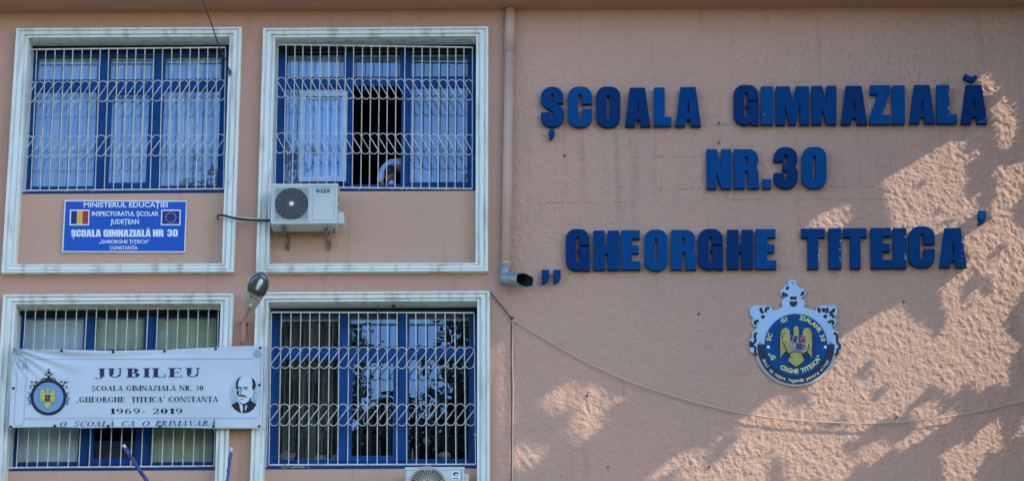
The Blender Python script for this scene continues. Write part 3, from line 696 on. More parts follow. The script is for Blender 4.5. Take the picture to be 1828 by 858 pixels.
# ------------------------------------------------------------------ the big blue letters
LD0, LD1 = .010, .085
def solid_letter(name, loops_px, m, parent=None, d0=LD0, d1=LD1, bevel=.004, base=None):
    """loops in photo px on the front plane -> extruded solid"""
    wl_ = [[(P(x, y, d1).x, P(x, y, d1).z) for x, y in lp] for lp in loops_px]
    v, f = curve_mesh(wl_, (d1 - d0) / 2 - bevel, bevel)
    w3 = np.stack([v[:, 0], -((d0 + d1) / 2 + v[:, 2]), v[:, 1]], -1)
    o = from_data(name, w3, f, m, parent, base=base)
    bm = bmesh.new(); bm.from_mesh(o.data); bmesh.ops.remove_doubles(bm, verts=bm.verts, dist=.0003); bmesh.ops.recalc_face_normals(bm, faces=bm.faces[:]); bm.to_mesh(o.data); bm.free()
    return o
def place(loops, w_, x0, x1, y0, y1, tilt=0.0, jag=0.0):
    out = []
    for lp in loops:
        out.append([(x0 + a / w_ * (x1 - x0) + (1 - b) * tilt + random.uniform(-jag, jag), y1 + (y0 - y1) * b + random.uniform(-jag, jag)) for a, b in lp])
    return out
WORDS = [
 ('SCOALA', 'top row', [('S', 966, 1006.5, 155, 225.5, 'B'), ('C', 1014.5, 1057, 155, 225.5, 'A'), ('O', 1065, 1107, 155, 225.5, 'C'), ('A', 1116.5, 1160.5, 157, 224.5, 'C'), ('L', 1168, 1198, 156.5, 224, 'A'), ('A', 1206.5, 1251, 156, 224, 'B')]),
 ('GIMNAZIALA', 'top row', [('G', 1310.5, 1354, 152, 222, 'C'), ('I', 1359.5, 1380, 154.5, 221.5, 'A'), ('M', 1386, 1444, 154.5, 221.5, 'B'), ('N', 1450, 1493, 153.5, 221, 'B'), ('A', 1502, 1547.5, 153.5, 221, 'C'), ('Z', 1553, 1589, 152.6, 220.5, 'A'), ('I', 1593.5, 1615, 153, 220.5, 'A'), ('A', 1624, 1669, 152, 219.5, 'B'), ('L', 1673, 1708, 152, 219.5, 'A'), ('A', 1716, 1762, 152, 219.5, 'C')]),
 ('NR.30', 'middle row', [('N', 1262, 1305, 266.5, 335.5, 'A'), ('R', 1311, 1354.5, 266.5, 335, 'A'), ('.', 1362, 1376, 320, 335, 'A'), ('3', 1382, 1424, 262.5, 335, 'C'), ('0', 1432.5, 1475, 262.5, 335, 'A')]),
 ('GHEORGHE', 'bottom row', [('G', 1010.5, 1052.5, 409, 481.5, 'C'), ('H', 1060, 1105, 411.5, 480.5, 'B'), ('E', 1110, 1143, 411, 480, 'A'), ('O', 1151, 1191.5, 410, 481.5, 'A'), ('R', 1199, 1242.5, 410.5, 480, 'A'), ('G', 1247, 1290.5, 408.5, 480, 'C'), ('H', 1299, 1344, 410, 478.5, 'C'), ('E', 1350, 1385.4, 409, 478.5, 'A')]),
 ('TITEICA', 'bottom row', [('T', 1431, 1472, 408, 478.5, 'B'), ('I', 1480, 1501.5, 407.5, 478, 'B'), ('T', 1507, 1547, 407.5, 478, 'B'), ('E', 1555.5, 1591.5, 407, 477.5, 'B'), ('I', 1595, 1618, 407, 477.5, 'B'), ('C', 1623.5, 1669, 404, 476, 'B'), ('A', 1678, 1725, 407, 476, 'B')]),
]
ORD = ['first', 'second', 'third', 'fourth', 'fifth', 'sixth', 'seventh', 'eighth', 'ninth', 'tenth']
for wd, row, L in WORDS:
    for i, (ch, x0, x1, y0, y1, mk) in enumerate(L):
        what = {'.': 'square full stop', '3': 'numeral 3', '0': 'numeral 0'}.get(ch, f'letter {ch}')
        tone = {'A': 'bright', 'B': 'mid', 'C': 'deep'}[mk]
        w_, lp = H_[ch]
        tilt = (x0 - 878) * .0006 * (1 if ch not in '' else 0)
        lps = place(lp, w_, x0 - tilt / 2, x1 - tilt / 2, y0, y1, tilt, .12)
        p = P((x0 + x1) / 2, y1, 0)
        extra = ' with comma below' if (wd, i) == ('SCOALA', 0) else (' with breve above' if (wd, i) == ('GIMNAZIALA', 9) else '')
        shown = {'SCOALA': 'ȘCOALA', 'GIMNAZIALA': 'GIMNAZIALĂ'}.get(wd, wd)
        o = solid_letter('letter', lps, M['letter' + mk], base=Vector((p.x, 0, p.z)))
        tag(o, f'{tone} blue raised {what}{extra}, {ORD[i]} character of {shown} on the pink wall', 'letter', 'raised blue letters on the wall')
        if extra and wd == 'SCOALA': solid_letter('comma_below', [[(980, 235), (983, 231.5), (989, 231.5), (989.5, 239), (986, 245), (982, 248), (981, 242)]], M['letterB'], o)
        if extra and wd != 'SCOALA': solid_letter('breve', [[(1720, 138), (1723, 132), (1730, 136), (1737, 137.5), (1742, 134), (1744.5, 138), (1741, 143), (1734, 145.5), (1727, 143)]], M['letterB'], o)
        if wd == 'TITEICA' and i in (1, 0, 4, 6) or (wd == 'GIMNAZIALA' and i in (8, 9, 1)):
            cx = {0: 1462, 1: 1500, 4: 1616, 6: 1717}.get(i) if wd == 'TITEICA' else {8: 1694, 9: 1718.5, 1: 1365}[i]
            mb = MB(); r = random.Random(i)
            for _ in range(6 if wd == 'TITEICA' or i == 8 else 1):
                c = P(cx + r.uniform(-1.2, 1.2), (y0 + y1) / 2 + r.uniform(-24, 24), LD1 + .0015); sz = r.uniform(.004, .009)
                n = 6; mb.add([(c.x + sz * math.cos(k) * r.uniform(.4, .8), c.y, c.z + sz * 2 * math.sin(k) * r.uniform(.6, 1)) for k in np.linspace(0, 5.2, n)], [tuple(range(n))])
            mb.build('paint_chip', M['chip'], o)
def comma(cx0, cx1, y0, y1): return [(cx0, y0), (cx1, y0), (cx1, y0 + (y1 - y0) * .45), (cx1 - (cx1 - cx0) * .25, y0 + (y1 - y0) * .8), (cx0 + (cx1 - cx0) * .15, y1), (cx0, y1 - 2), (cx0 + (cx1 - cx0) * .3, y0 + (y1 - y0) * .6), (cx0, y0 + (y1 - y0) * .55)]
for (a, b, c, d, lab) in ((967.5, 980, 481.5, 505, 'blue raised quotation mark low on the wall beside the drainpipe spout'), (988.5, 1000.5, 481.5, 504.5, 'blue raised quotation mark just before the G of GHEORGHE'), (1747, 1760.5, 376.5, 400, 'blue raised apostrophe above the final A of TITEICA')):
    o = solid_letter('quotation_mark', [comma(a, b, c, d)], M['letterB'], base=P((a + b) / 2, d, 0)); tag(o, lab, 'quotation mark', 'raised blue quotation marks')

# ------------------------------------------------------------------ blue school sign under the first window
SD = .02      # plate front: a little in front of the apron
sgb = P(221, 450, -.045)
sign = empty('school_sign', sgb, 'blue school name plate with two flags on the apron under the first window', 'sign')
def quad_plate(name, c, d0, d1, m, parent):
    A = [P(*q, d1) for q in c]; v = [(p.x, -d1, p.z) for p in A] + [(p.x, -d0, p.z) for p in A]
    mb = MB(); mb.add(v, [(0, 1, 2, 3), (7, 6, 5, 4), (0, 4, 5, 1), (1, 5, 6, 2), (2, 6, 7, 3), (3, 7, 4, 0)]); return mb.build(name, m, parent)
SP = -.045
quad_plate('border', [(110.5, 449.5), (330, 450), (333.5, 358), (115.5, 357)], AP, SP, M['signwhite'], sign)
quad_plate('plate', [(113, 447.5), (328.5, 448), (332, 360), (117.5, 359.2)], SP + .001, SP + .003, M['signblue'], sign)
sf = lambda x, y: np.full(np.shape(x), SP + .0055)
for nm, (v, f), mm in (('lettering', sans_px('MINISTERUL EDUCAȚIEI', 149.5, 299.5, 369.6, 8.6, .022), 'signwhite'),
                       ('lettering', sans_px('INSPECTORATUL ȘCOLAR', 164, 283, 385, 7.6, .022), 'signwhite'),
                       ('lettering', sans_px('JUDEȚEAN', 197, 248, 399.4, 8, .022), 'signwhite'),
                       ('lettering', head_px('ȘCOALA GIMNAZIALĂ', 127, 269, 422.5, 13), 'signwhite'),
                       ('lettering', head_px('NR', 273, 292, 422.3, 13), 'signwhite'), ('lettering', head_px('30', 298.5, 317.5, 422.1, 13), 'signwhite'),
                       ('lettering', sans_px('„GHEORGHE ȚIȚEICA”', 176.5, 266.5, 434, 6, .022), 'signwhite'), ('lettering', sans_px('CONSTANȚA', 195.5, 246, 445, 6, .022), 'signwhite')):
    px_print(nm, v, f, sf, M[mm], sign)
def rect(x0, y0, x1, y1, sk=0): return [(x0 - sk, y1), (x1 - sk, y1), (x1, y0), (x0, y0)], [(0, 1, 2, 3)]
s2 = lambda e: (lambda x, y: np.full(np.shape(x), SP + .005 + e))
px_print('flag_border', *rect(125, 374, 160, 402, 1), s2(0), M['signwhite'], sign)
for i, mm in enumerate(('flagblue', 'flagyellow', 'flagred')): px_print('flag_stripe', *rect(127.2 + i * 10.3, 376.3, 137.4 + i * 10.3, 399.8, .8), s2(.0015), M[mm], sign)
px_print('flag_border', *rect(288, 374, 323, 402, 1), s2(0), M['signwhite'], sign)
px_print('flag_field', *rect(290, 376.3, 320.8, 399.8, .8), s2(.0015), M['flagblue'], sign)
v, f = [], []
for k in range(12):
    a = math.radians(30 * k); cx, cy = 305 + 9 * math.cos(a), 388 + 9 * math.sin(a); f.append([len(v) + i for i in range(10)])
    for i in range(10): r = 1.6 if i % 2 == 0 else .75; b = math.radians(-90 + 36 * i); v.append((cx + r * math.cos(b), cy + r * math.sin(b)))
px_print('star_ring', v, f, s2(.003), M['flagyellow'], sign)

# ------------------------------------------------------------------ jubilee banner
def cloth_d(x, y):
    x = np.asarray(x, float); y = np.asarray(y, float)
    u = (x - 20) / 450; v = (y - 620) / 145
    d = .145 + .012 * np.sin(u * 7 + 1) * (.4 + v) + .006 * np.sin(u * 19 + v * 4)
    k = np.clip(1 - np.hypot((x - 22) / 260, (y - 622) / 60), 0, 1)             # creases fanning out of the top left eyelet
    ang = np.arctan2(y - 618, x - 16 + 1e-6)
    d = d + k * .028 * np.sin(ang * 26)
    d = d - .018 * np.exp(-((y - 632 - 5 * np.sin(u * 5)) / 5) ** 2) * np.clip(1 - u * .9, 0, 1)
    d = d + .006 * np.exp(-((v - .95) / .06) ** 2) * np.sin(u * 31)
    return d
def edge_top(x): return np.interp(x, [22, 30, 110, 200, 290, 385, 440, 470], [622, 622.5, 623.5, 625.5, 624, 619.5, 617, 617]) 
def edge_bot(x): return np.interp(x, [14, 98, 150, 193, 285, 380, 470], [763, 761.5, 763.5, 762.5, 762, 764, 764])
nu, nv = 150, 56; vp = []; 
for j in range(nv + 1):
    for i in range(nu + 1):
        u, t_ = i / nu, j / nv; xl = 22.5 + (15 - 22.5) * t_; xr = 470 + (467.5 - 470) * t_; x = xl + (xr - xl) * u
        vp.append((x, edge_top(x) * (1 - t_) + edge_bot(x) * t_))
vp = np.array(vp); fb = [(j*(nu+1)+i, (j+1)*(nu+1)+i, (j+1)*(nu+1)+i+1, j*(nu+1)+i+1) for j in range(nv) for i in range(nu)]
bb = P(240, 764, .145)
ban = empty('jubilee_banner', bb, 'white jubilee banner with navy lettering tied across the lower window', 'banner')
bo = from_data('cloth', PN(vp[:, 0], vp[:, 1], cloth_d(vp[:, 0], vp[:, 1])), fb, M['banner'], ban, smooth=True)
md = bo.modifiers.new('thickness', 'SOLIDIFY'); md.thickness = .0015; md.offset = 1
bf = lambda e: (lambda x, y: cloth_d(x, y) + .004 + e)
def sub(v, f):   # finer pieces so that prints follow the cloth
    return v, f
for args, mm in (((('JUBILEU', 170, 360, 673.5, 16.5, -.006)), 'navyink'), (('ȘCOALA GIMNAZIALĂ NR. 30', 163.5, 363.5, 697, 9, -.003), 'blackink'),
                 (('„GHEORGHE  ȚIȚEICA“ CONSTANȚA', 136, 389, 717.5, 9.4, -.004), 'blackink'), (('1969- 2019', 196, 327, 738, 9.6, -.002), 'blackink')):
    serif_letters(*args, 0, .06 if mm == 'blackink' else .12, bf(0), M[mm], ban)
for wd, a, b, yy in (('O', 105, 118, 761), ('ȘCOALĂ', 131, 203, 760.5), ('CA', 215, 240, 760), ('O', 252, 266, 760), ('PRIMĂVARĂ', 276, 384, 759.5)):
    serif_letters(wd, a, b, yy, 9.4, -.002, .28, .10, bf(0), M['blueink'], ban)
def stroke_px(pts, w_):
    v = []; f = []
    for i, (x, y) in enumerate(pts):
        a = pts[max(i-1, 0)]; b = pts[min(i+1, len(pts)-1)]; dx, dy = b[0]-a[0], b[1]-a[1]; l = math.hypot(dx, dy) or 1
        ww = (w_[i] if isinstance(w_, (list, tuple)) else w_) / 2
        v += [(x - dy / l * ww, y + dx / l * ww), (x + dy / l * ww, y - dx / l * ww)]
    for i in range(len(pts) - 1): f.append((2*i, 2*i+1, 2*i+3, 2*i+2))
    return v, f
def merge(*vf):
    V_, F_ = [], []
    for v, f in vf: n = len(V_); V_ += [tuple(p) for p in v]; F_ += [[n + i for i in q_] for q_ in f]
    return V_, F_
def ell(cx, cy, rx, ry, n=24, a0=0, a1=360, rot=0):
    c, s_ = math.cos(rot), math.sin(rot); out = []
    for i in range(n):
        a = math.radians(a0 + (a1 - a0) * i / n); x, y = rx * math.cos(a), ry * math.sin(a); out.append((cx + x*c - y*s_, cy + x*s_ + y*c))
    return out, [list(range(n))]
def line(x0, y0, x1, y1, n=24): return [(x0 + (x1 - x0) * i / n, y0 + (y1 - y0) * i / n) for i in range(n + 1)]
ln = merge(stroke_px(line(36, 641, 452, 640, 60), .8), stroke_px(line(43, 746.5, 455, 745.5, 60), .8), stroke_px(line(466, 637, 463.5, 740, 10), .7),
           stroke_px(line(31.5, 648, 24.5, 752), .7), stroke_px(line(48.5, 648, 42.5, 752), .7), stroke_px([(24.5, 752), (27, 757), (33, 759.5), (39, 757), (42.5, 752)], .7),
           stroke_px([(463.5, 740), (461, 744), (455, 745.5)], .7), stroke_px([(31.5, 648), (34, 643), (40, 641)], .7),
           stroke_px([(40 + 8 * math.cos(a), 650 + 8 * math.sin(a)) for a in np.linspace(1.2, 6.0, 16)], .7))
px_print('border_line', *ln, bf(0), M['greyink'], ban, stack=True)
px_print('border_scroll', *ell(43.5, 651, 4.6, 6.4), bf(.001), M['scrollink'], ban); px_print('border_scroll', *ell(460, 631, 8, 7.6), bf(.001), M['scrollink'], ban)
px_print('border_scroll', *merge(stroke_px([(460 + (1 + .9 * a) * math.cos(a), 632 + (1 + .8 * a) * math.sin(a)) for a in np.linspace(.4, 5.2, 16)], .9)), bf(.002), M['greyink'], ban)
# emblem on the banner
cx, cy = 86.5, 708.5
def annulus(cx, cy, r0, r1, n=40, a0=0, a1=360, ky=1.0):
    v = []; f = []
    for i in range(n + 1):
        a = math.radians(a0 + (a1 - a0) * i / n); v += [(cx + r0 * math.cos(a), cy + r0 * ky * math.sin(a)), (cx + r1 * math.cos(a), cy + r1 * ky * math.sin(a))]
    return v, [(2*i, 2*i+1, 2*i+3, 2*i+2) for i in range(n)]
px_print('emblem_disc', *annulus(cx, cy, .2, 28, 36), bf(.002), mat('banner_emblem_blue', (.12, .30, .62), .6, (.18, .36, .6), 30), ban)
px_print('emblem_ring', *merge(annulus(cx, cy, 26.8, 32.2)), bf(.004), M['blackink'], ban)
px_print('emblem_ring', *merge(annulus(cx, cy, 21.5, 22.3, 30)), bf(.004), M['gold'], ban)
orn = []
for k, (x, y, r) in enumerate(((87, 659, 2), (87, 664, 3), (83, 668, 2), (91, 668, 2), (80, 666, 1.3), (94, 666, 1.3), (87, 671, 2.6), (87, 676, 4.5), (82, 676, 2), (92, 676, 2),
              (57, 681, 2), (64, 682, 2.4), (55, 688, 1.8), (60, 687, 2), (66, 680, 1.5), (54, 692, 1.6), (110, 681, 2), (116, 682, 2.4), (120, 681, 1.6), (113, 687, 2.2), (119, 690, 1.9), (108, 680, 1.4))):
    orn.append(ell(x, y, r, r * .8, 10))
for sgn in (-1, 1):
    orn.append(stroke_px([(cx + sgn * x, y) for x, y in ((36, 700), (32, 702), (34, 708), (37, 711), (34, 715), (32, 720), (36, 721))], 1.8))
    orn.append(stroke_px([(cx + sgn * x, y) for x, y in ((14, 678), (7, 674), (3, 680))], 2.2))
px_print('emblem_ornament', *merge(*orn), bf(.006), M['blackink'], ban, stack=True)
# eagle outline used twice (unit box: x -1..1, y 0 top..1 bottom)
EAG = [(-.0, .0), (.12, .03), (.17, .12), (.14, .20), (.16, .25), (.42, .26), (.42, .15), (.52, .07), (.72, .05), (.92, .09), (1.0, .20), (1.0, .78), (.86, .70), (.62, .60), (.60, .64), (.34, .70), (.50, .86), (.2, .96), (0, 1.0),
       (-.2, .96), (-.50, .86), (-.34, .70), (-.60, .64), (-.62, .60), (-.86, .70), (-1.0, .78), (-1.0, .30), (-.98, .18), (-.9, .09), (-.70, .05), (-.50, .08), (-.42, .15), (-.42, .26), (-.16, .25), (-.14, .20), (-.17, .10), (-.12, .03)]
def fill_px(lps): v, f = curve_mesh(lps); return v[:, :2], f
eg = [[(85 + x * 13, 692 + y * 36) for x, y in EAG]]
px_print('eagle', *fill_px(eg), bf(.008), mat('banner_gold_ink', (.60, .58, .06), .6, (.45, .44, .08), 40), ban)
px_print('eagle_shield', *merge(rect(80, 704, 85, 710), rect(85.3, 710.3, 90, 716)), bf(.0095), M['shieldred'], ban)
px_print('eagle_shield', *merge(rect(85.3, 704, 90, 710), rect(80, 710.3, 85, 716)), bf(.0095), M['navyink'], ban)
# portrait of a balding man with a moustache, printed
px_print('portrait_ground', *ell(436, 702, 27, 32, 30, rot=.12), bf(0), M['teal'], ban)
px_print('portrait_ground', *ell(436, 707, 23.5, 28, 30), bf(.0004), mat('portrait_halo_ink', (.44, .55, .64), .6, (.28, .40, .50), 20), ban)
px_print('portrait_face', *fill_px([[(422, 690), (424, 680), (430, 673), (438, 670.5), (446, 672), (451, 678), (453, 688), (453, 697), (450, 706), (449, 714), (444, 721), (436, 724), (428, 718), (424, 710), (421, 703), (423, 697)]]), bf(.001), M['skinink'], ban)
suit = [[(413, 722), (423, 716), (429, 722), (436, 731), (441, 723), (447, 714), (458, 721), (452, 730), (443, 736), (428, 736), (419, 730)]]
px_print('portrait_suit', *fill_px(suit), bf(.0016), M['blackink'], ban)
px_print('portrait_shirt', *fill_px([[(427, 718), (434, 722), (442, 720), (440, 729), (437, 736), (431, 736), (428, 727)]]), bf(.0022), M['skinink'], ban)
fe = merge(fill_px([[(422, 694), (421, 684), (424, 676), (431, 671), (426, 679), (424.5, 688), (426, 694)]]), fill_px([[(449, 673), (455, 679), (457, 688), (453, 697), (450, 692), (451, 684)]]),
           stroke_px([(424, 691), (428, 690), (432, 692)], 1.8), stroke_px([(434, 692), (438, 690.5), (443, 691.5)], 1.9), ell(429, 694.5, 2, 1), ell(439, 694.3, 2.2, 1.1),
           stroke_px([(431.5, 695), (429.5, 701), (432, 703.5)], 1.0), stroke_px([(423, 707), (428, 704.5), (432, 706), (436, 705.5), (441, 709)], [1, 2.8, 2.6, 3.0, 1]), stroke_px([(428, 711), (432, 711.6), (435, 711)], 1.0),
           fill_px([[(424, 694), (422, 703), (426, 704), (427, 699)]]), fill_px([[(427, 714), (431, 719), (437, 720), (444, 715), (447, 708), (448.5, 713), (444, 721), (436, 724), (429, 719)]]), fill_px([[(433, 723), (438, 723), (437, 729), (439, 736), (432.5, 736), (434, 729)]]))
px_print('portrait_feature', *fe, bf(.0034), M['blackink'], ban, stack=True)
for x, y in ((27.5, 624), (110, 626), (202, 628), (294, 626.5), (385, 622), (464.5, 620.5), (24, 692.5), (19, 761), (98, 759.5), (193, 760), (285.5, 760), (381, 761), (463.5, 686.5), (463, 760)):
    d = float(cloth_d(x, y)); c = P(x, y, d + .003); mb = MB(); mb.tube([(c.x + .011 * math.cos(a), c.y - .003, c.z + .011 * math.sin(a)) for a in np.linspace(0, 2 * math.pi, 12, endpoint=False)], .006, 5, closed=True)
    mb.disc((c.x, c.y - .001, c.z), .011, n=12); mb.build('eyelet', M['black'], ban)
for (x, y, x2, y2) in ((465, 620, 480, 618), (464, 686, 480, 687), (463.5, 760, 479, 768), (19, 762, 14, 775), (385, 621, 391, 612), (381, 762, 386, 772), (27, 623, 24, 614)):
    a = P(x, y, float(cloth_d(x, y)) + .01); b = P(x2, y2, -.05 if x2 < 470 else .09); mb = MB(); mb.tube([a, a.lerp(b, .5) + Vector((0, 0, -.012)), b], .005, 5); mb.build('tie_cord', M['grille'], ban)

# ------------------------------------------------------------------ plaque with the school emblem
pc = P(1420.8, 687, 0); plq = empty('emblem_plaque', (pc.x, 0, pc.z), 'round blue school emblem plaque with pale scrolled border and gold eagle', 'plaque')
CX, CY = 1420.8, 615.3
D1, D2 = .045, .075
def Z7(x, y): return 1310 + x / 3.9, 480 + y / 3.9
def disc_px(cx, cy, r, n=40): return [(cx + r * math.cos(2*math.pi*i/n), cy + r * math.sin(2*math.pi*i/n)) for i in range(n)]
def outline(pts, grow=0): return [Z7(*p) for p in pts]
SIL = [(160,590),(120,580),(105,545),(110,500),(130,470),(128,440),(150,425),(165,395),(140,395),(125,370),(135,340),(110,310),(112,270),(150,250),(200,255),(250,255),(268,285),(300,285),(340,262),(335,225),(345,205),
       (375,190),(330,180),(322,150),(350,130),(360,112),(385,105),(375,85),(405,70),(440,85),(436,110),(455,125),(490,140),(500,170),(480,190),(455,198),(490,215),(495,240),(485,262),(530,280),(570,290),(580,262),(630,250),(670,260),(700,250),(722,275),(720,310),(705,340),(715,365),
       (705,395),(680,400),(700,425),(730,440),(725,480),(748,510),(748,545),(735,580),(712,600)]
rim = [Z7(*p) for p in SIL]
for i in range(29):
    a = math.radians(14 + (166 - 14) * i / 28); rim.append((CX + 73.2 * math.cos(a), CY + 73.2 * math.sin(a)))
solid_letter('back_plate', [rim], M['plaquerim'], plq, 0.008, .032, .004)
def shrink(pts, k): 
    c = np.mean(pts, 0); return [tuple(c + (np.array(p) - c) * k) for p in pts]
rim2 = [Z7(*p) for p in SIL]
for i in range(29):
    a = math.radians(14 + (166 - 14) * i / 28); rim2.append((CX + 70 * math.cos(a), CY + 70 * math.sin(a)))
solid_letter('face_plate', [shrink(rim2, .985)], M['plaque'], plq, .033, .046, .003)
solid_letter('dark_crescent', [[(CX - 69, CY - 1.5)] + [(CX + 69 * math.cos(a), CY + 69 * math.sin(a)) for a in np.linspace(math.pi, 0, 40)] + [(CX + 69, CY - 1.5), (CX + 55, CY - 1.5), (CX + 40, CY + 4), (CX - 40, CY + 4), (CX - 55, CY - 1.5)]], M['plaqueblack'], plq, .047, .051, .001)
solid_letter('blue_disc', [disc_px(CX, CY, 55.6, 56)], M['plaqueblue'], plq, .052, .060, .002)
pf = lambda e: (lambda x, y: np.full(np.shape(x), .0605 + e))
px_print('seam', *stroke_px([(CX - 54, CY + .5), (CX + 54, CY + .5)], .5), pf(.0008), M['plaqueblack'], plq)
# dark ornaments on the pale border
oo = []
def st7(pts, w_): return stroke_px([Z7(*p) for p in pts], w_)
def sm7(pts, w_, n=5):
    w_ = w_ * 1.35
    # smooth through control points
    P_ = [pts[0]] + list(pts) + [pts[-1]]; out = []
    for i in range(1, len(P_) - 2):
        for t_ in np.linspace(0, 1, n, endpoint=False):
            a, b, c, d = [np.array(P_[i+k], float) for k in (-1, 0, 1, 2)]
            out.append(tuple(.5 * ((2*b) + (-a+c)*t_ + (2*a-5*b+4*c-d)*t_*t_ + (-a+3*b-3*c+d)*t_**3)))
    out.append(tuple(pts[-1])); return st7(out, w_)
def dot7(x, y, r): return ell(*Z7(x, y), r / 3.9, r / 3.9, 14)
for pts, w_ in ((((163,445),(148,452),(148,480),(150,500),(130,525),(150,550),(148,580),(165,597)), 3.4), (((118,500),(116,520),(118,545)), 3.6), (((695,445),(715,455),(718,485),(722,510),(740,540),(722,560),(722,580),(705,597)), 3.4),
                (((175,362),(150,362),(148,378),(160,382)), 3.4), (((190,268),(190,290),(205,305)), 4), (((248,275),(232,270),(222,285),(225,300)), 3.4), (((655,372),(685,360),(692,378),(680,384)), 3.4),
                (((595,268),(590,285),(605,298)), 4), (((612,285),(628,280),(625,300)), 3.8), (((640,272),(652,282),(645,305)), 3.8), (((690,275),(695,290),(665,305)), 4), (((668,318),(690,322),(695,340)), 3.6),
                (((345,160),(345,180),(365,178),(372,188)), 3.6), (((385,128),(372,130),(372,145)), 3.6), (((478,155),(482,170),(465,180)), 3.4)):
    oo.append(sm7(pts, w_))
oo += [dot7(203, 332, 14), dot7(637, 328, 14), dot7(182, 512, 5)]
oo.append(([Z7(*p) for p in ((390,190),(440,190),(436,213),(394,213))], [(0, 1, 2, 3)]))
oo.append(([Z7(*p) for p in ((385,224),(445,224),(440,245),(428,262),(402,262),(390,245))], [tuple(range(6))]))
for o_ in oo: px_print('dark_ornament', *o_, lambda x, y: np.full(np.shape(x), .0475), M['plaqueblack'], plq)
# eagle of the plaque
def Z8(x, y): return 1340 + x / 6.13, 560 + y / 6.13
gd = [[(CX + x * 28 + .5, 581 + y * 72) for x, y in EAG]]
solid_letter('eagle_shadow_plate', [[(CX + x * 30.5 + .2, 580 + y * 76.5) for x, y in EAG]], M['plaqueblack'], plq, .061, .066, .001)
solid_letter('eagle', gd, M['gold'], plq, .067, .080, .002)
eg_ = lambda e: (lambda x, y: np.full(np.shape(x), .0815 + e))
sh = [Z8(*p) for p in ((430,235),(600,235),(600,370),(575,400),(520,412),(450,400),(430,370))]
px_print('shield', *fill_px([sh]), eg_(0), M['shieldgrey'], plq)
px_print('shield_field', *merge(([Z8(*p) for p in ((520,240),(595,240),(595,310),(520,310))], [(0,1,2,3)])), eg_(.001), M['shieldred'], plq)
px_print('shield_field', *merge(([Z8(*p) for p in ((435,240),(512,240),(512,310),(435,310))], [(0,1,2,3)]), ([Z8(*p) for p in ((500,318),(592,318),(592,370),(540,395),(500,380))], [(0,1,2,3,4)])), eg_(.001), M['shieldblue'], plq)
r_ = random.Random(4); bl = []
for _ in range(26): x, y = r_.uniform(440, 590), r_.uniform(245, 390); bl.append(ell(*Z8(x, y), r_.uniform(.5, 1.5), r_.uniform(.4, 1.2), 7))
px_print('shield_charge', *merge(*bl[:14]), eg_(.002), M['signwhite'], plq, stack=True); px_print('shield_charge', *merge(*bl[14:]), eg_(.002), M['plaqueblack'], plq, stack=True)
fl = [stroke_px([Z8(*p) for p in L], 1.6) for L in (((350,300),(385,380),(400,430)), ((640,320),(625,400),(600,445)), ((420,430),(470,410),(540,412),(590,440)), ((375,470),(420,440),(440,480)), ((575,440),(620,470),(650,470)), ((345,230),(352,270)))]
px_print('feather_line', *merge(*fl), eg_(.0005), M['plaqueblack'], plq, stack=True)
# gold characters around the disc
def arc_char(ch, ang, r, size, m, name='arc_letter', inside=False, bold=.045, fl=False):
    v, f = text_mesh(ch, bold); c = (v[:, 0].min() + v[:, 0].max()) / 2; x = (v[:, 0] - c) / CAP * size; y = v[:, 1] / CAP * size
    a = math.radians(ang)
    if not inside:  # reads clockwise along the top
        ox, oy = math.cos(a), -math.sin(a); tx, ty = math.sin(a), math.cos(a); R0 = r - size / 2
        X_ = CX + ox * (R0 + y) + tx * x; Y_ = CY + oy * (R0 + y) + ty * x
    else:           # reads left to right along the bottom
        ox, oy = math.cos(a), -math.sin(a); tx, ty = -math.sin(a), -math.cos(a); R0 = r + size / 2
        X_ = CX + ox * (R0 - y) + tx * x; Y_ = CY + oy * (R0 - y) + ty * x
    vv_ = np.stack([X_, Y_], -1)
    return px_print(name, vv_, f, pf(.004 if m is M['goldletter'] else .0012), m, plq)
for ch, a in (('S', 168), ('C', 160), ('G', 118), ('I', 110), ('Z', 78), ('I', 72), ('A', 65), ('L', 57.5), ('A', 49.5), ('N', 40), ('R', 32), ('3', 19), ('0', 11)): arc_char(ch, a, 49.5, 7.2, M['goldletter'])
for ch, a in (('O', 151), ('A', 143), ('L', 135), ('A', 127), ('M', 101), ('N', 93), ('A', 86)): arc_char(ch, a, 49, 6.5, M['ghost'])
for ch, a in (('„', 200), ('G', 208), ('O', 240), ('R', 248), ('G', 256), ('H', 264.5), ('E', 272.5), ('T', 285), ('I', 290.5), ('T', 296.5), ('E', 304.5), ('I', 310.5), ('C', 317), ('A', 325.5), ('”', 333)): arc_char(ch, a, 46.5, 7.4, M['goldletter'], inside=True)
for ch, a in (('H', 217), ('E', 225)): arc_char(ch, a, 46.5, 6.5, M['ghost'], inside=True)
txt = 'Aici se naște legenda pentru viitor'; 
for i, ch in enumerate(txt):
    if ch != ' ': arc_char(ch, 206 + (334 - 206) * i / (len(txt) - 1), 62.8, 6.0, M['signwhite'], inside=True, bold=.01)
for x in (240, 637): px_print('dot', *dot7(x, 541, 11), pf(.003), M['signwhite'], plq)
for x, y in ((182, 510), (675, 512), (410, 97)): px_print('screw', *dot7(x, y, 5), pf(.002), M['plaqueblack'], plq)

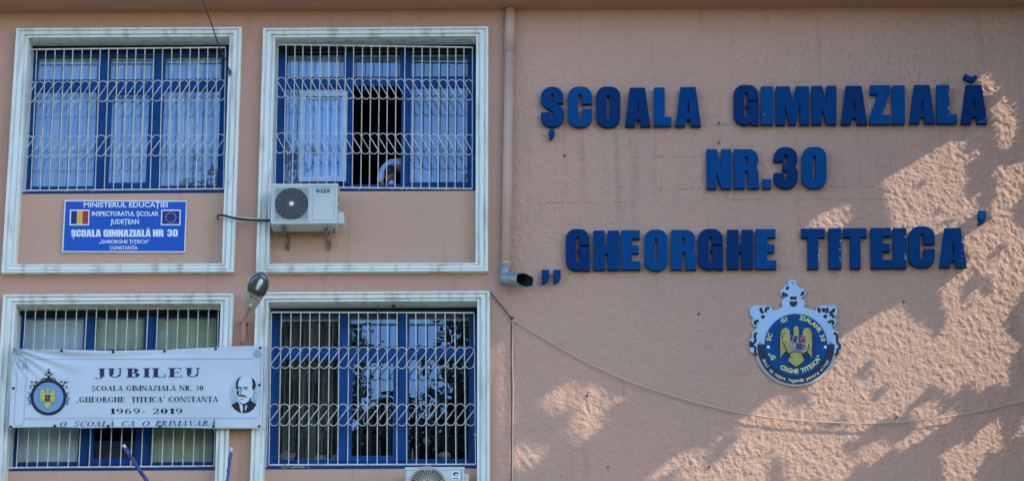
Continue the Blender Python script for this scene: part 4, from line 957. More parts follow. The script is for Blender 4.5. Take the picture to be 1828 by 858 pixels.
# ------------------------------------------------------------------ drainpipe
a, b = P(911, 10, .07), P(903.5, 483, .07)
dp = empty('drainpipe', (b.x, -.07, b.z), 'pink square drainpipe with grey zinc spout between windows and blue letters', 'drainpipe')
hw = .055
def leanbox(mb, p, q_, w0, dep):
    v = [(p.x - w0, p.y - dep, p.z), (p.x + w0, p.y - dep, p.z), (p.x + w0, p.y + dep, p.z), (p.x - w0, p.y + dep, p.z), (q_.x - w0, q_.y - dep, q_.z), (q_.x + w0, q_.y - dep, q_.z), (q_.x + w0, q_.y + dep, q_.z), (q_.x - w0, q_.y + dep, q_.z)]
    mb.add(v, [(0,1,2,3),(4,5,6,7),(0,1,5,4),(1,2,6,5),(2,3,7,6),(3,0,4,7)])
def rpipe(mb, p, q_, w0, n=12): mb.tube([p, p.lerp(q_, .5), q_], w0, n)
j = P(909.5, 87, .07)
mb = MB(); rpipe(mb, b, j, .059, 14); mb.build('pipe', M['pipe'], dp)
mb = MB(); rpipe(mb, j + Vector((0, 0, -.05)), Vector((a.x, a.y, ZT + .0)), .064, 14); mb.build('pipe', M['pipe'], dp)
for yy in (250, 470):
    c = P(911 - 7.5 * (yy - 10) / 473, yy, .07)
    if yy == 250: continue
    mb = MB(); mb.tube([c + Vector((0, 0, -.015)), c + Vector((0, 0, .015))], .062, 14); mb.build('clip', M['pipe'], dp)
# zinc elbow and open spout
e0 = P(902.5, 480, .07); e1 = P(902, 490, .08); e2 = P(907, 497, .10); e3 = P(937, 499.5, .24)
mb = MB(); mb.tube([e0 + Vector((0, 0, .02)), e0 + Vector((0, 0, -.04)), e1 + Vector((-.005, 0, -.02))], .064, 16); mb.build('elbow', M['zinc'], dp)
ax = (e3 - e2).normalized(); up = (Vector((0, 0, 1)) - ax * ax.z).normalized(); sd = ax.cross(up); R0 = .083; n = 24; mb = MB(); vs = []
st_ = e2 + ax * -.06; vp_ = (cam_loc - e3).normalized(); vp_ = (vp_ - ax * vp_.dot(ax)); vp_ = (vp_.normalized() + Vector((0, 0, .35))).normalized()
for ring in range(2):
    for k in range(n):
        an = 2 * math.pi * k / n; off = up * math.cos(an) * R0 + sd * math.sin(an) * R0
        if ring == 0: vs.append(st_ + off)
        else: vs.append(e3 + off - ax * (.075 * off.normalized().dot(vp_) - .010 * math.sin(5 * an)))
inn = [st_ + ax * .03 + (v - st_) * .93 if i < n else v * 1.0 - (v - (e3 + ax * ((v - e3).dot(ax)))) * .06 for i, v in enumerate(vs)]
m0 = len(vs); allv = vs + inn; fcs = [(k, (k+1) % n, n + (k+1) % n, n + k) for k in range(n)] + [(m0 + k, m0 + n + k, m0 + n + (k+1) % n, m0 + (k+1) % n) for k in range(n)] + [(n + k, n + (k+1) % n, m0 + n + (k+1) % n, m0 + n + k) for k in range(n)] + [tuple(range(n)), tuple(m0 + k for k in range(n))]
mb.add(allv, fcs); sp = mb.build('spout', M['zinc'], dp)
mb = MB(); mb.disc(e2 + ax * .06, R0 * .92, ax, 20, .01); mb.build('spout_mouth_shade', M['blackgap'], dp)  # black disc standing in for the shade deep in the spout
mb = MB(); mb.tube([allv[m0 + n + k] + (allv[m0+n+k] - e3) * -.06 for k in range(0, n)], .002, 4, closed=True); mb.build('spout_rim', M['blackgap'], dp)
mb = MB()
for i in range(n):   # black sheet standing in for the shade inside the tube
    pass
lin = [st_ + ax * .05 + (inn[k] - st_ - ax * .03) * .97 for k in range(n)] + [inn[n + k] - (inn[n + k] - (e3 + ax * ((inn[n+k] - e3).dot(ax)))) * .03 - ax * .004 for k in range(n)]
mb.add(lin, [(k, n + k, n + (k+1) % n, (k+1) % n) for k in range(n)]); mb.build('spout_inner_shade', M['blackgap'], dp)

# ------------------------------------------------------------------ air conditioners
def ac(label, x0, x1, y0, y1, d0, d1, kind):
    A, B = P(x0, y0, d1), P(x1, y1, d1); c = ((A.x + B.x) / 2, -d0, B.z)
    e = empty('air_conditioner', c, label, 'air conditioner', 'outdoor air conditioners under the windows')
    X0, X1, Z1, Z0 = A.x, B.x, A.z, B.z; Y0, Y1 = -d1, -d0
    mb = MB(); mb.bbox(X0, X1, Y0, Y1, Z0, Z1, .012); mb.build('casing', M['acwhite'], e)
    mb = MB(); mb.bbox(X0 - .008, X1 + .008, Y0 - .008, Y1, Z1 - .03, Z1 + .006, .005); mb.build('top_cover', M['acwhite'], e)
    return e, X0, X1, Z0, Z1, Y0, Y1
e, X0, X1, Z0, Z1, Y0, Y1 = ac('white air conditioner with dark round fan and letter logo mounted under the upper window', 484.5, 601.5, 329, 399, .02, .33, 0)
fx0, fx1, fz1, fz0 = P(490, 333, .33).x, P(553, 333, .33).x, P(520, 334.5, .33).z, P(520, 394, .33).z
y = Y0
mb = MB(); 
for a_ in ((fx0, fx1, fz0, fz0 + .012), (fx0, fx1, fz1 - .012, fz1), (fx0, fx0 + .012, fz0 + .012, fz1 - .012), (fx1 - .012, fx1, fz0 + .012, fz1 - .012)): mb.box(a_[0], a_[1], y - .012, y - .001, a_[2], a_[3])
mb.build('fan_frame', M['acwhite'], e)
mb = MB(); mb.box(fx0 + .012, fx1 - .012, y - .004, y - .001, fz0 + .012, fz1 - .012); mb.build('fan_recess', M['acframe'], e)
fc = ((fx0 + fx1) / 2, (fz0 + fz1) / 2); RF = (fx1 - fx0) / 2 - .012
mb = MB(); mb.disc((fc[0], y - .005, fc[1]), RF, n=40, th=.0008); mb.build('fan_opening', M['acdark'], e)
for i in range(9):
    r = RF * (i + 1) / 9; mb = MB(); mb.tube([(fc[0] + r * math.cos(t_), y - .012, fc[1] + r * math.sin(t_)) for t_ in np.linspace(0, 2*math.pi, 28, endpoint=False)], .0032, 4, closed=True); mb.build('guard_ring', M['acguard'], e)
for i in range(16):
    t_ = 2 * math.pi * i / 16; mb = MB(); pts = [(fc[0] + r * math.cos(t_ + r * 2.2), y - .016, fc[1] + r * math.sin(t_ + r * 2.2)) for r in np.linspace(.03, RF, 6)]; mb.tube(pts, .0028, 4); mb.build('guard_spoke', M['acguard'], e)
mb = MB(); mb.disc((fc[0], y - .022, fc[1]), .028, n=20, th=.008); mb.build('fan_hub', M['signwhite'], e)
px0, px1 = P(559, 340, .33).x, P(598, 340, .33).x
mb = MB()
for a_ in ((px0, px1, fz0, fz0 + .004), (px0, px1, fz1 - .004, fz1), (px0, px0 + .004, fz0, fz1), (px1 - .004, px1, fz0, fz1)): mb.box(a_[0], a_[1], y - .003, y - .001, a_[2], a_[3])
mb.build('panel_edge', M['acframe'], e)
acd = lambda x, y_: np.full(np.shape(x), .333)
px_print('logo_disc', *ell(567.5, 340.5, 3.8, 3.8, 18), acd, mat('logo_cyan', (.02, .22, .48), .4), e)
px_print('logo_letter', *sans_px('L', 573, 577.5, 343.6, 6.2, .05), acd, M['blackink'], e); px_print('logo_letter', *sans_px('D', 577.8, 583, 343.6, 6.2, .05), acd, M['blackink'], e); px_print('logo_letter', *sans_px('X', 583.2, 589.5, 343.6, 6.2, .05), acd, M['blackink'], e)
mb = MB(); mb.bbox(X1 - .004, X1 + .075, Y0 + .06, Y1 - .05, Z0 + .02, Z0 + .17, .015); mb.build('valve_cover', M['acwhite'], e)
mb = MB(); mb.box(X1 - .001, X1 + .004, Y0 + .12, Y0 + .2, Z0 + .33, Z0 + .39); mb.box(X1 - .001, X1 + .004, Y0 + .12, Y0 + .18, Z0 + .24, Z0 + .27); mb.build('side_handle', M['black'], e)
mb = MB(); mb.tube([(X1 - .05, Y1 - .1, Z0), (X1 - .05, Y1 - .1, Z0 - .05)], .012, 8); mb.build('drain_stub', M['bracket'], e)
for px in (505, 580):
    c = P(px, 400, .3).x
    b_ = empty('wall_bracket', (c, 0, Z0), parent=e)
    mb = MB(); mb.box(c - .018, c + .018, Y0 + .02, .08, Z0 - .035, Z0 - .002); mb.build('shelf_arm', M['bracket'], b_)
    mb = MB(); q0 = Vector((c + .004, Y0 + .06, Z0 - .036)); q1 = Vector((c + .03, .07, Z0 - .18)); mb.tube([q0, q1], .014, 4); mb.build('strut', M['bracket'], b_)
    mb = MB(); mb.box(c + .005, c + .045, .045, .079, Z0 - .20, Z0 - .036); mb.build('wall_rail', M['bracket'], b_)
# second unit
e, X0, X1, Z0, Z1, Y0, Y1 = ac('white air conditioner with radial fan guard cut off at the bottom of the picture', 724, 828, 834, 908, .02, .33, 1)
y = Y0; fc = (P(763, 866, .33).x, P(763, 866, .33).z); RF = .218
mb = MB(); mb.disc((fc[0], y - .003, fc[1]), RF, n=40, th=.0015); mb.build('fan_opening', M['acdark'], e)
for r in (RF, RF * .93, RF * .3): mb = MB(); mb.tube([(fc[0] + r * math.cos(t_), y - .012, fc[1] + r * math.sin(t_)) for t_ in np.linspace(0, 2*math.pi, 40, endpoint=False)], .0075 if r == RF else .004, 5, closed=True); mb.build('guard_ring', M['acwarm'], e)
for i in range(40): t_ = 2 * math.pi * i / 40; mb = MB(); mb.tube([(fc[0] + r * math.cos(t_ + .25 * (r - .06)), y - .014, fc[1] + r * math.sin(t_ + .25 * (r - .06))) for r in (.06, .15, RF)], .0045, 4); mb.build('guard_spoke', M['acwarm'], e)
acd2 = lambda e_: (lambda x, y_: np.full(np.shape(x), .333 + e_))
px_print('badge', *rect(806, 839, 821.5, 855), acd2(0), M['signwhite'], e)
px_print('badge_mark', *merge(ell(813.5, 845, 5, 3.6), rect(809, 852, 818.5, 853.3)), acd2(.001), M['navyink'], e); px_print('badge_mark', *ell(814.5, 846, 2.4, 1.6), acd2(.002), M['signwhite'], e)
px_print('panel_line', *merge(stroke_px([(803, 837.5), (823.5, 837.5), (824, 880)], .7)), acd2(0), M['blackgap'], e, stack=True)
mb = MB(); mb.bbox(X1 - .004, X1 + .05, Y0 + .08, Y1 - .05, Z1 - .16, Z1 - .05, .012); mb.build('valve_cover', M['acwhite'], e)

# ------------------------------------------------------------------ cables
def cable(name, pts, r, m, label, cat='cable', smooth=True, n=6):
    pts = [np.array(p[:2]) if False else p for p in pts]; out = []
    Pp = [pts[0]] + list(pts) + [pts[-1]]
    for i in range(1, len(Pp) - 2):
        for t_ in np.linspace(0, 1, n, endpoint=False):
            a, b, c, d = [np.array(Pp[i+k], float) for k in (-1, 0, 1, 2)]
            out.append(.5 * ((2*b) + (-a+c)*t_ + (2*a-5*b+4*c-d)*t_*t_ + (-a+3*b-3*c+d)*t_**3))
    out.append(np.array(pts[-1], float)); mb = MB(); mb.tube([P(*p) for p in out], r, 6)
    return tag(mb.build(name, M[m]), label, cat)
cable('cable', [(392, 390, -.08), (388.5, 388, -.05), (390, 384.5, .08), (400, 384.5, .14), (418, 389, .15), (440, 392, .14), (478, 393.5, .14), (486, 393, .1)], .0125, 'black', 'thick black cable looping out of the apron to the upper air conditioner')
cable('cable', [(394, 391, -.08), (391, 388, .0), (396, 387, .12), (420, 387, .15), (450, 390, .15), (486, 391, .1)], .008, 'grille', 'thin pale cable lying along the black air conditioner cable')
cable('cable', [(352, -30, .6), (362, 2, .5), (378, 44, .35), (390, 80, .20), (402, 104, .13), (411, 132, .115)], .0075, 'darkwire', 'dark wire slanting down from the eave to the damaged window frame')
cable('cable', [(411, 128, .115), (412, 160, .115), (411, 240, .112), (407, 330, .112)], .004, 'grille', 'thin pale wire running down the face of the first window frame')
cable('cable', [(874, 520, .05), (884, 532, .03), (900, 552, .025), (914, 569, .03)], .0065, 'darkwire', 'short dark wire from the window frame corner to the iron nail')
cable('cable', [(914, 569, .03), (945, 588, .03), (1000, 620, .035), (1060, 652, .04), (1130, 682, .045), (1200, 705, .045), (1280, 727, .045), (1350, 741, .045), (1430, 750, .045), (1530, 755, .045), (1620, 752, .045), (1700, 742, .045), (1770, 728, .045), (1850, 710, .045)], .0078, 'wire', 'long pale wire sagging across the pink wall below the emblem')
cable('cable', [(916, 572, .02), (915.5, 600, .02), (914.5, 640, .02), (916, 690, .02), (915.5, 760, .02), (914.5, 860, .02), (914, 900, .02)], .0075, 'wire', 'pale wire running straight down the wall from the nail')
cable('cable', [(913.5, 574, .016), (913, 610, .016), (913, 660, .016), (913.3, 800, .016), (912, 900, .016)], .0045, 'darkwire', 'thin brown wire running down beside the pale one')
p = P(914, 569, 0); mb = MB(); lathe(mb, (0, 0, 0), [(.006, 0), (.008, .03), (.02, .034), (.016, .045)], 10)
me_v = [(p.x + v[0], -v[2], p.z + v[1]) for v in mb.v]; mb.v = me_v
tag(mb.build('nail', M['darkwire'], base=Vector((p.x, 0, p.z))), 'rusty nail holding the wires beside the lower window', 'nail')
# flecks: screws and chips in the wall
PLUG = ['between the two words of the top letter row', 'just above the N of NR.30', 'in the wall left of the emblem plaque', 'in the wall right of the emblem plaque', 'under the top row below the letter O', 'just under the sagging wire right of the emblem', 'near the bottom edge below the emblem', 'near the bottom edge left of the sunlit patch', 'upper one of the pair beside the vertical wire', 'lower one of the pair beside the vertical wire', 'in the faint sunlit patch under the sagging wire']
for i, (x, y) in enumerate(((1283, 220), (1283, 255), (1247, 560), (1613, 538), (1008, 278), (1600, 745), (1266, 833), (1085, 833), (914, 657), (914, 664), (1048, 706))):
    p = P(x, y, 0); r = random.Random(i); mb = MB(); n = 8; a0 = .9
    pts = [(p.x + math.cos(t_) * .012 * r.uniform(.6, 1.3) + .005 * math.sin(t_), p.z + math.sin(t_) * .016 * r.uniform(.7, 1.3)) for t_ in np.linspace(0, 2*math.pi, n, endpoint=False)]
    vs = [(x_, -.012, z_) for x_, z_ in pts] + [(x_, .012, z_) for x_, z_ in pts]
    mb.add(vs, [tuple(range(n)), tuple(range(2*n-1, n-1, -1))] + [(k, n+k, n+(k+1) % n, (k+1) % n) for k in range(n)])
    tag(mb.build('wall_plug', M['dirt'], base=Vector((p.x, 0, p.z))), 'tiny dark plug ' + PLUG[i], 'wall plug', 'dark plugs left in the wall')
# broken patch on the first surround, crumbs on the sills, nest under the lower head
mb = MB(); c = [P(x, y, .104) for x, y in ((408.5, 122), (413, 127), (413.5, 134), (409, 137), (408, 130))]; mb.add(c, [tuple(range(5))]); mb.build('broken_edge', M['blackgap'], bld)
mb = MB(); r = random.Random(9)
for x0, x1, yy, dd in ((72, 165, 340.5, -.09), (500, 552, 833, -.09), (640, 800, 337, -.09)):
    for _ in range(26):
        x = r.uniform(x0, x1); p = P(x, yy + r.uniform(-1, 1.5), dd); s_ = r.uniform(.006, .018); mb.box(p.x - s_, p.x + s_, p.y - .004, p.y + .02, p.z - .004, p.z + s_ * .5)
tag(mb.build('sill_debris', M['ornament'], base=P(300, 340, -.09)), 'pale crumbs of old putty lying along the window sills', 'debris', kind='stuff')
p = P(703, 541, -.1); mb = MB(); lathe(mb, (p.x, p.y, p.z - .05), [(.012, 0), (.03, .02), (.034, .045), (.01, .06)], 10)
tag(mb.build('wasp_nest', M['dirt']), 'small brown mud nest under the head of the lower window', 'wasp nest')
p = P(675, 556, -.05); mb = MB(); mb.tube([p + Vector((0, 0, -.02)), p + Vector((0, 0, .1))], .006, 5); mb.build('grille_hook', M['darkwire'], bld)

# ------------------------------------------------------------------ street lamp
lb = P(433, 612, 0); lamp = empty('street_lamp', (lb.x, 0, lb.z), 'grey street lamp head on a pink arm between the lower windows', 'street lamp')
p0, p1, p2, p3 = P(432.5, 614, .08), P(435.5, 574, .10), P(438, 565, .14), P(448, 544, .30)
mb = MB(); mb.tube([p0, p0.lerp(p1, .5), p1, p2, p3], .026, 10); mb.build('arm', M['lamparm'], lamp)
mb = MB(); mb.tube([P(444, 574, .05), P(444.5, 606, .05)], .011, 8); mb.build('conduit', M['lamparm'], lamp)
mb = MB(); mb.tube([P(427, 574, .04), P(445, 575, .04)], .012, 6); mb.box(p1.x - .04, p1.x + .04, -.10, -.0, p1.z - .012, p1.z + .012); mb.build('clamp', M['lamparm'], lamp)
q0, q1 = P(446, 548, .32), P(470.5, 485, .62)
axl = (q1 - q0); LEN = axl.length; axl.normalize(); vw = (cam_loc - q0).normalized(); nrm = (vw - axl * vw.dot(axl)).normalized(); side = axl.cross(nrm)
def LP(s_, t_, n_): return q0 + axl * (s_ * LEN) + side * t_ + nrm * n_
def shell(prof, zscale, name, m, flat=0.0, n=18, zoff=0.0):
    vs = []; fs = []
    for s_, hw_ in prof:
        for k in range(n):
            a = 2 * math.pi * k / n; cs, sn = math.cos(a), math.sin(a)
            vs.append(LP(s_, hw_ * math.copysign(abs(cs) ** .8, cs), zoff + zscale * hw_ * math.copysign(abs(sn) ** .8, sn) * (flat if sn > 0 and flat else 1)))
    for i in range(len(prof) - 1):
        for k in range(n): l = (k + 1) % n; fs.append((i*n+k, i*n+l, (i+1)*n+l, (i+1)*n+k))
    fs += [tuple(range(n))[::-1], tuple((len(prof)-1)*n+k for k in range(n))]
    mb = MB(); mb.add(vs, fs, True); return mb.build(name, m, lamp)
shell([(0.0, .062), (.03, .07), (.18, .085), (.38, .108), (.42, .110)], .45, 'gear_housing', M['lampbody'])
shell([(.40, .112), (.5, .122), (.65, .126), (.8, .112), (.92, .078), (.99, .03), (1.0, .01)], .55, 'canopy', M['lampbody'], flat=.15)
shell([(.43, .100), (.5, .110), (.65, .114), (.8, .100), (.91, .068), (.97, .02)], .62, 'bowl', M['lampglass'], zoff=.012)
mb = MB(); mb.tube([LP(.55, -.01, .05), LP(.6, 0, .055), LP(.8, .012, .055), LP(.86, .014, .05)], [.02, .034, .034, .018], 12); mb.build('bulb', M['signwhite'], lamp)
mb = MB(); mb.disc(LP(.10, .0, .045), .016, nrm, 14, .012); mb.build('bolt', M['signwhite'], lamp)
mb = MB(); mb.add([LP(.30, -.035, .051), LP(.34, -.05, .051), LP(.345, -.02, .051), LP(.31, -.012, .051)], [(0, 1, 2, 3)]); mb.add([LP(.30, .0, .051), LP(.313, .0, .051), LP(.313, .05, .051), LP(.30, .05, .051)], [(0, 1, 2, 3)]); mb.build('marking', M['blackink'], lamp)
mb = MB(); mb.tube([LP(.70, -.118, .01), LP(.70, -.135, .01)], .012, 8); mb.tube([LP(1.0, 0, 0), LP(1.03, .01, 0)], .012, 8); mb.build('latch', M['signwhite'], lamp)

# ------------------------------------------------------------------ ribbon-wound sticks and sunlit sliver rod at the bottom edge
def stick(label, a, b, r):
    A, B = P(*a), P(*b); e = empty('wrapped_stick', B, label, 'stick', 'foil wrapped sticks at the bottom edge')
    dv = (B - A); L = dv.length; t_ = dv.normalized(); u = t_.cross(Vector((0, 1, 0))).normalized(); v = t_.cross(u)
    mb = MB(); pts = [A + t_ * (L * i / 14) + u * random.uniform(-.004, .004) for i in range(15)]; mb.tube(pts, [r * (.75 if i == 0 else random.uniform(.85, 1.15)) for i in range(15)], 8); mb.build('stem', M['violet'], e)
    mb = MB(); N = int(L / .012); mb.tube([A + t_ * (.05 + (L - .05) * i / N) + (u * math.cos(i * .55) + v * math.sin(i * .55)) * r * .92 for i in range(N + 1)], r * .22, 5); mb.build('ribbon', M['foilwhite'], e)
    mb = MB(); mb.tube([A - t_ * .02, A + t_ * .035], [r * .8, r * .9], 8); mb.build('bare_end', M['woodtip'], e)
stick('violet foil wrapped stick leaning left in front of the lower apron', (222, 796, .9), (292, 905, .9), .024)
stick('violet foil wrapped stick leaning right in front of the window frame', (412.5, 801, .9), (400, 905, .9), .020)
a, b = P(464.8, 825, .16), P(463.5, 920, .16); mb = MB(); mb.tube([a, a + Vector((0, 0, -.01)), b], [.008, .012, .012], 8)  # white rod stands in for a sunlit sliver by the frame
tag(mb.build('sunlit_sliver', M['signwhite'], base=b), 'slim white rod standing in for a sunlit sliver before the lower window frame', 'rod')

# ------------------------------------------------------------------ person bending in the open casement
def skin(name, pts, edges, radii, m, parent, sub=2, root=0):
    me = bpy.data.meshes.new(name); me.from_pydata([tuple(Vector(p) - WLOC[parent.name]) for p in pts], edges, []); o = bpy.data.objects.new(name, me); COL.objects.link(o)
    md = o.modifiers.new('s', 'SKIN'); me.skin_vertices[0].data[root].use_root = True
    for i, r in enumerate(radii): me.skin_vertices[0].data[i].radius = (r, r) if not isinstance(r, tuple) else r
    s_ = o.modifiers.new('u', 'SUBSURF'); s_.levels = sub; s_.render_levels = sub
    bpy.context.view_layer.update(); dg = bpy.context.evaluated_depsgraph_get(); m2 = bpy.data.meshes.new_from_object(o.evaluated_get(dg)); bpy.data.objects.remove(o)
    m2.materials.append(m); m2.polygons.foreach_set('use_smooth', [True] * len(m2.polygons)); r_ = link_mesh(name, m2, parent, WLOC[parent.name]); return r_
PB_ = -.52
pb = P(712, 345, PB_); per = empty('person', (pb.x, -PB_, pb.z - .6), 'person in a pale blue shirt bending down inside the open upper window', 'person')
Q = lambda x, y, d=0: P(x, y, PB_ - d)
skin('body', [Q(768, 352, .22), Q(757, 326, .2), Q(740, 304, .14), Q(718, 298, .06), Q(706, 303, .02), Q(697, 308, 0),
              Q(712, 291, .02), Q(696, 292, 0), Q(684, 304, -.02), Q(679, 320, -.03), Q(684, 333, -.04), Q(752, 318, 0), Q(750, 340, -.03), Q(738, 350, -.04)],
     [(0, 1), (1, 2), (2, 3), (3, 4), (4, 5), (3, 6), (6, 7), (7, 8), (8, 9), (9, 10), (2, 11), (11, 12), (12, 13)], [.14, .14, .12, .08, .045, .04, .05, .042, .040, .034, .026, .05, .04, .03], M['skin'], per)
skin('shirt', [Q(769, 356, .22), Q(757, 326, .2), Q(740, 303, .14), Q(719, 296, .06), Q(711, 290, .02), Q(696, 291, 0), Q(684, 303, -.02), Q(678.5, 319, -.03), Q(679.5, 327, -.035), Q(753, 318, 0), Q(751, 342, -.03)],
     [(0, 1), (1, 2), (2, 3), (3, 4), (4, 5), (5, 6), (6, 7), (7, 8), (2, 9), (9, 10)], [.165, .16, .14, .095, .066, .055, .052, .046, .042, .065, .055], M['shirt'], per)
hc = Q(697, 313, 0)
bm = bmesh.new(); bmesh.ops.create_icosphere(bm, subdivisions=3, radius=1)
for v in bm.verts:
    c = v.co.copy(); v.co = Vector((c.x * .075 * (1 - .18 * max(0, -c.z)), c.y * .095, c.z * .11))
    if c.y < -.6 and abs(c.x) < .33 and -.35 < c.z < .05: v.co.y -= .016 * (1 - abs(c.x) * 3)          # nose
    if c.y < -.7 and .05 < c.z < .25 and .2 < abs(c.x) < .5: v.co.y += .008                             # eye sockets
    if abs(c.x) > .9 and abs(c.z) < .25: v.co.x *= 1.12                                                 # ears
me = bpy.data.meshes.new('head'); bm.to_mesh(me); bm.free(); me.materials.append(M['skin']); me.polygons.foreach_set('use_smooth', [True] * len(me.polygons))
hd = link_mesh('head', me, per, hc); hd.rotation_euler = (.9, .1, -.25)
bm = bmesh.new(); bmesh.ops.create_icosphere(bm, subdivisions=3, radius=1)
for v in bm.verts:
    c = v.co.copy(); v.co = Vector((c.x * .085, c.y * .105 + .012, c.z * .115 + .012)) * (1 + .04 * math.sin(c.x * 17 + c.z * 13))
bmesh.ops.delete(bm, geom=[v for v in bm.verts if v.co.y < -.04 and v.co.z < .045], context='VERTS')
me = bpy.data.meshes.new('hair'); bm.to_mesh(me); bm.free(); me.materials.append(M['hair']); me.polygons.foreach_set('use_smooth', [True] * len(me.polygons))
ha = link_mesh('hair', me, per, hc); ha.rotation_euler = (.9, .1, -.25)
skin('mask', [Q(693, 330, -.05), Q(699, 325, -.09), Q(705, 329, -.06)], [(0, 1), (1, 2)], [.03, .04, .03], M['shirt'], per)
hb = Q(686, 334, -.05)
for i, (dx, dz, L) in enumerate(((-.03, -.01, .07), (-.01, -.016, .08), (.012, -.016, .075), (.032, -.01, .06))):
    skin('finger', [hb + Vector((dx, -.01, 0)), hb + Vector((dx * 1.1, -.02, dz - .02)), hb + Vector((dx * 1.15, -.025, dz - L * .8))], [(0, 1), (1, 2)], [.012, .0095, .008], M['skin'], per, 1)
skin('palm', [hb + Vector((0, .0, .03)), hb + Vector((0, -.01, -.01))], [(0, 1)], [(.026, .026), (.038, .016)], M['skin'], per, 1)
skin('thumb', [hb + Vector((.025, -.01, .01)), hb + Vector((.052, -.02, -.01)), hb + Vector((.056, -.025, -.04))], [(0, 1), (1, 2)], [.014, .011, .009], M['skin'], per, 1)

# ================================================================== TREES
# Unseen trees added beyond the wall's end; leaves placed to shape its sun patches.
def Z(ox, oy, s_, pts): return [(ox + x / s_, oy + y / s_) for x, y in pts]
LIT = [
 (.80, Z(1400, 100, 2.682, [(720,155),(830,88),(850,95),(760,150)])),
 (.85, Z(1400, 100, 2.682, [(940,85),(990,120),(1045,200),(1098,300),(1085,435),(1035,425),(1018,290),(955,170)])),
 (.97, Z(1400, 100, 2.682, [(478,600),(855,382),(925,470),(900,560),(935,690),(905,780),(860,860),(540,870),(515,760),(490,660)])),
 (.75, Z(1400, 100, 2.682, [(960,420),(1000,400),(985,500),(1050,540),(1140,520),(1148,880),(930,850),(1000,780),(1030,640),(965,520)])),
 (.90, Z(1380, 360, 4.08, [(1400,240),(1500,170),(1700,120),(1828,220),(1828,653),(1230,653),(1210,600),(1400,480)])),
 (.80, Z(1380, 360, 4.08, [(230,190),(380,80),(520,50),(610,-5),(590,70),(510,180),(470,200)])),
 (.5, Z(1380, 360, 4.08, [(10,305),(110,250),(115,262),(15,318)])),
 (.90, Z(1340, 500, 2.398, [(375,262),(470,200),(620,98),(690,180),(820,240),(850,170),(830,60),(815,0),(1140,0),(1130,90),(1060,200),(1150,280),(1100,340),(1090,470),(1000,505),(900,570),(820,610),(740,670),(640,725),(600,650),(570,740),(520,785),(440,760),(430,870),(-10,870),(-10,580),(90,515),(230,450),(300,430),(370,350)])),
 (.75, Z(1340, 500, 2.398, [(820,750),(1060,600),(1180,550),(1180,650),(1080,735),(1010,690),(940,870),(845,870)])),
 (.40, Z(880, 600, 3.325, [(270,350),(430,310),(800,310),(800,390),(560,600),(430,625),(340,625),(290,430)])),
 (.45, Z(880, 600, 3.325, [(110,590),(350,690),(330,760),(220,825),(130,760)])),
 (.95, Z(880, 600, 3.325, [(1320,590),(1500,475),(1620,470),(1620,870),(1400,860),(1350,790)])),
 (.65, Z(880, 600, 3.325, [(890,870),(950,800),(1030,800),(1050,720),(1170,680),(1240,690),(1250,780),(1400,830),(1420,870)])),
 (1.0, [(868, 606), (882, 600), (899, 650), (906, 720), (909, 780), (909, 880), (868, 880)]),
]
gx_ = np.arange(-7.2, 6.6, .02); gz_ = np.arange(P(914, 940).z, ZT + .1, .02); AX, AZ = np.meshgrid(gx_, gz_, indexing='ij')
pxy = to_px(np.stack([AX, np.zeros_like(AX), AZ], -1)); mask = np.zeros(AX.shape, bool)
Us = AX * .82 + AZ * .57; Vs = -AX * .57 + AZ * .82
nz_ = .8 * vnoise(AX * 1.2, AZ * .8, 3.6, 21) + .7 * vnoise(AX, AZ * .8, 8, 22) + .3 * vnoise(AX, AZ, 18, 23)
for dens, poly in LIT:
    dens = dens * .72 if dens < 1 else 1
    x, y = pxy[..., 0], pxy[..., 1]; ins = np.zeros(AX.shape, bool); n = len(poly)
    for i in range(n):
        (xa, ya), (xb, yb) = poly[i], poly[(i + 1) % n]
        c = ((ya > y) != (yb > y)) & (x < (xb - xa) * (y - ya) / ((yb - ya) or 1e-9) + xa); ins ^= c
    thr = np.quantile(nz_, dens) * 1.0 if dens < 1 else 9
    mask |= ins & (nz_ < thr)
s3 = np.array(SUN); e1 = np.array([s3[0], 0, s3[2]]); e1 /= np.linalg.norm(e1)       # along the wall, sunwards
e1p = e1 - s3 * e1.dot(s3); k1 = np.linalg.norm(e1p); e1p /= k1; e2p = np.cross(s3, e1p)  # across the rays
st1 = 1 / k1                                                                         # how much the wall stretches a leaf's shadow
def lit_at(x, z):
    i = np.clip(((x - gx_[0]) / .02).round().astype(int), 0, len(gx_) - 1); j = np.clip(((z - gz_[0]) / .02).round().astype(int), 0, len(gz_) - 1); return mask[i, j]
def leaves(n, size, x0, x1, z0, z1, xs0, spread, seed):
    r = np.random.default_rng(seed); x = r.uniform(x0, x1, n); z = r.uniform(z0, z1, n); ok = np.ones(n, bool)
    hs = size / 2
    for a in (-1, -.5, 0, .5, 1):
        for b in (-1, 0, 1):
            ok &= ~lit_at(x + e1[0] * a * hs * st1 * .8 + e2p[0] * b * hs, z + e1[2] * a * hs * st1 * .8 + e2p[2] * b * hs)
    x, z = x[ok], z[ok]; m = len(x); t_ = (xs0 - x) / s3[0] + r.uniform(0, spread, m)
    c = np.stack([x, np.zeros(m), z], -1) + s3 * t_[:, None]
    th = r.uniform(0, math.tau, m)[:, None] * 0 + r.normal(0, .5, m)[:, None]; sc = (size * r.uniform(.75, 1.1, m) / 2)[:, None]
    a = (e1p * np.cos(th) + e2p * np.sin(th)) * sc; b = (-e1p * np.sin(th) + e2p * np.cos(th)) * sc
    tl = s3 * (r.uniform(-.5, .5, m)[:, None]) * sc
    q_ = np.stack([c - a, c - b * .7 + tl, c + a, c + b * .7 - tl], 1); q2 = np.stack([c - a - b * .5, c + a - b * .5 + tl, c + a + b * .5, c - a + b * .5 - tl], 1)
    return q2
Z0_, Z1_ = gz_[0] - .3, ZT + .1
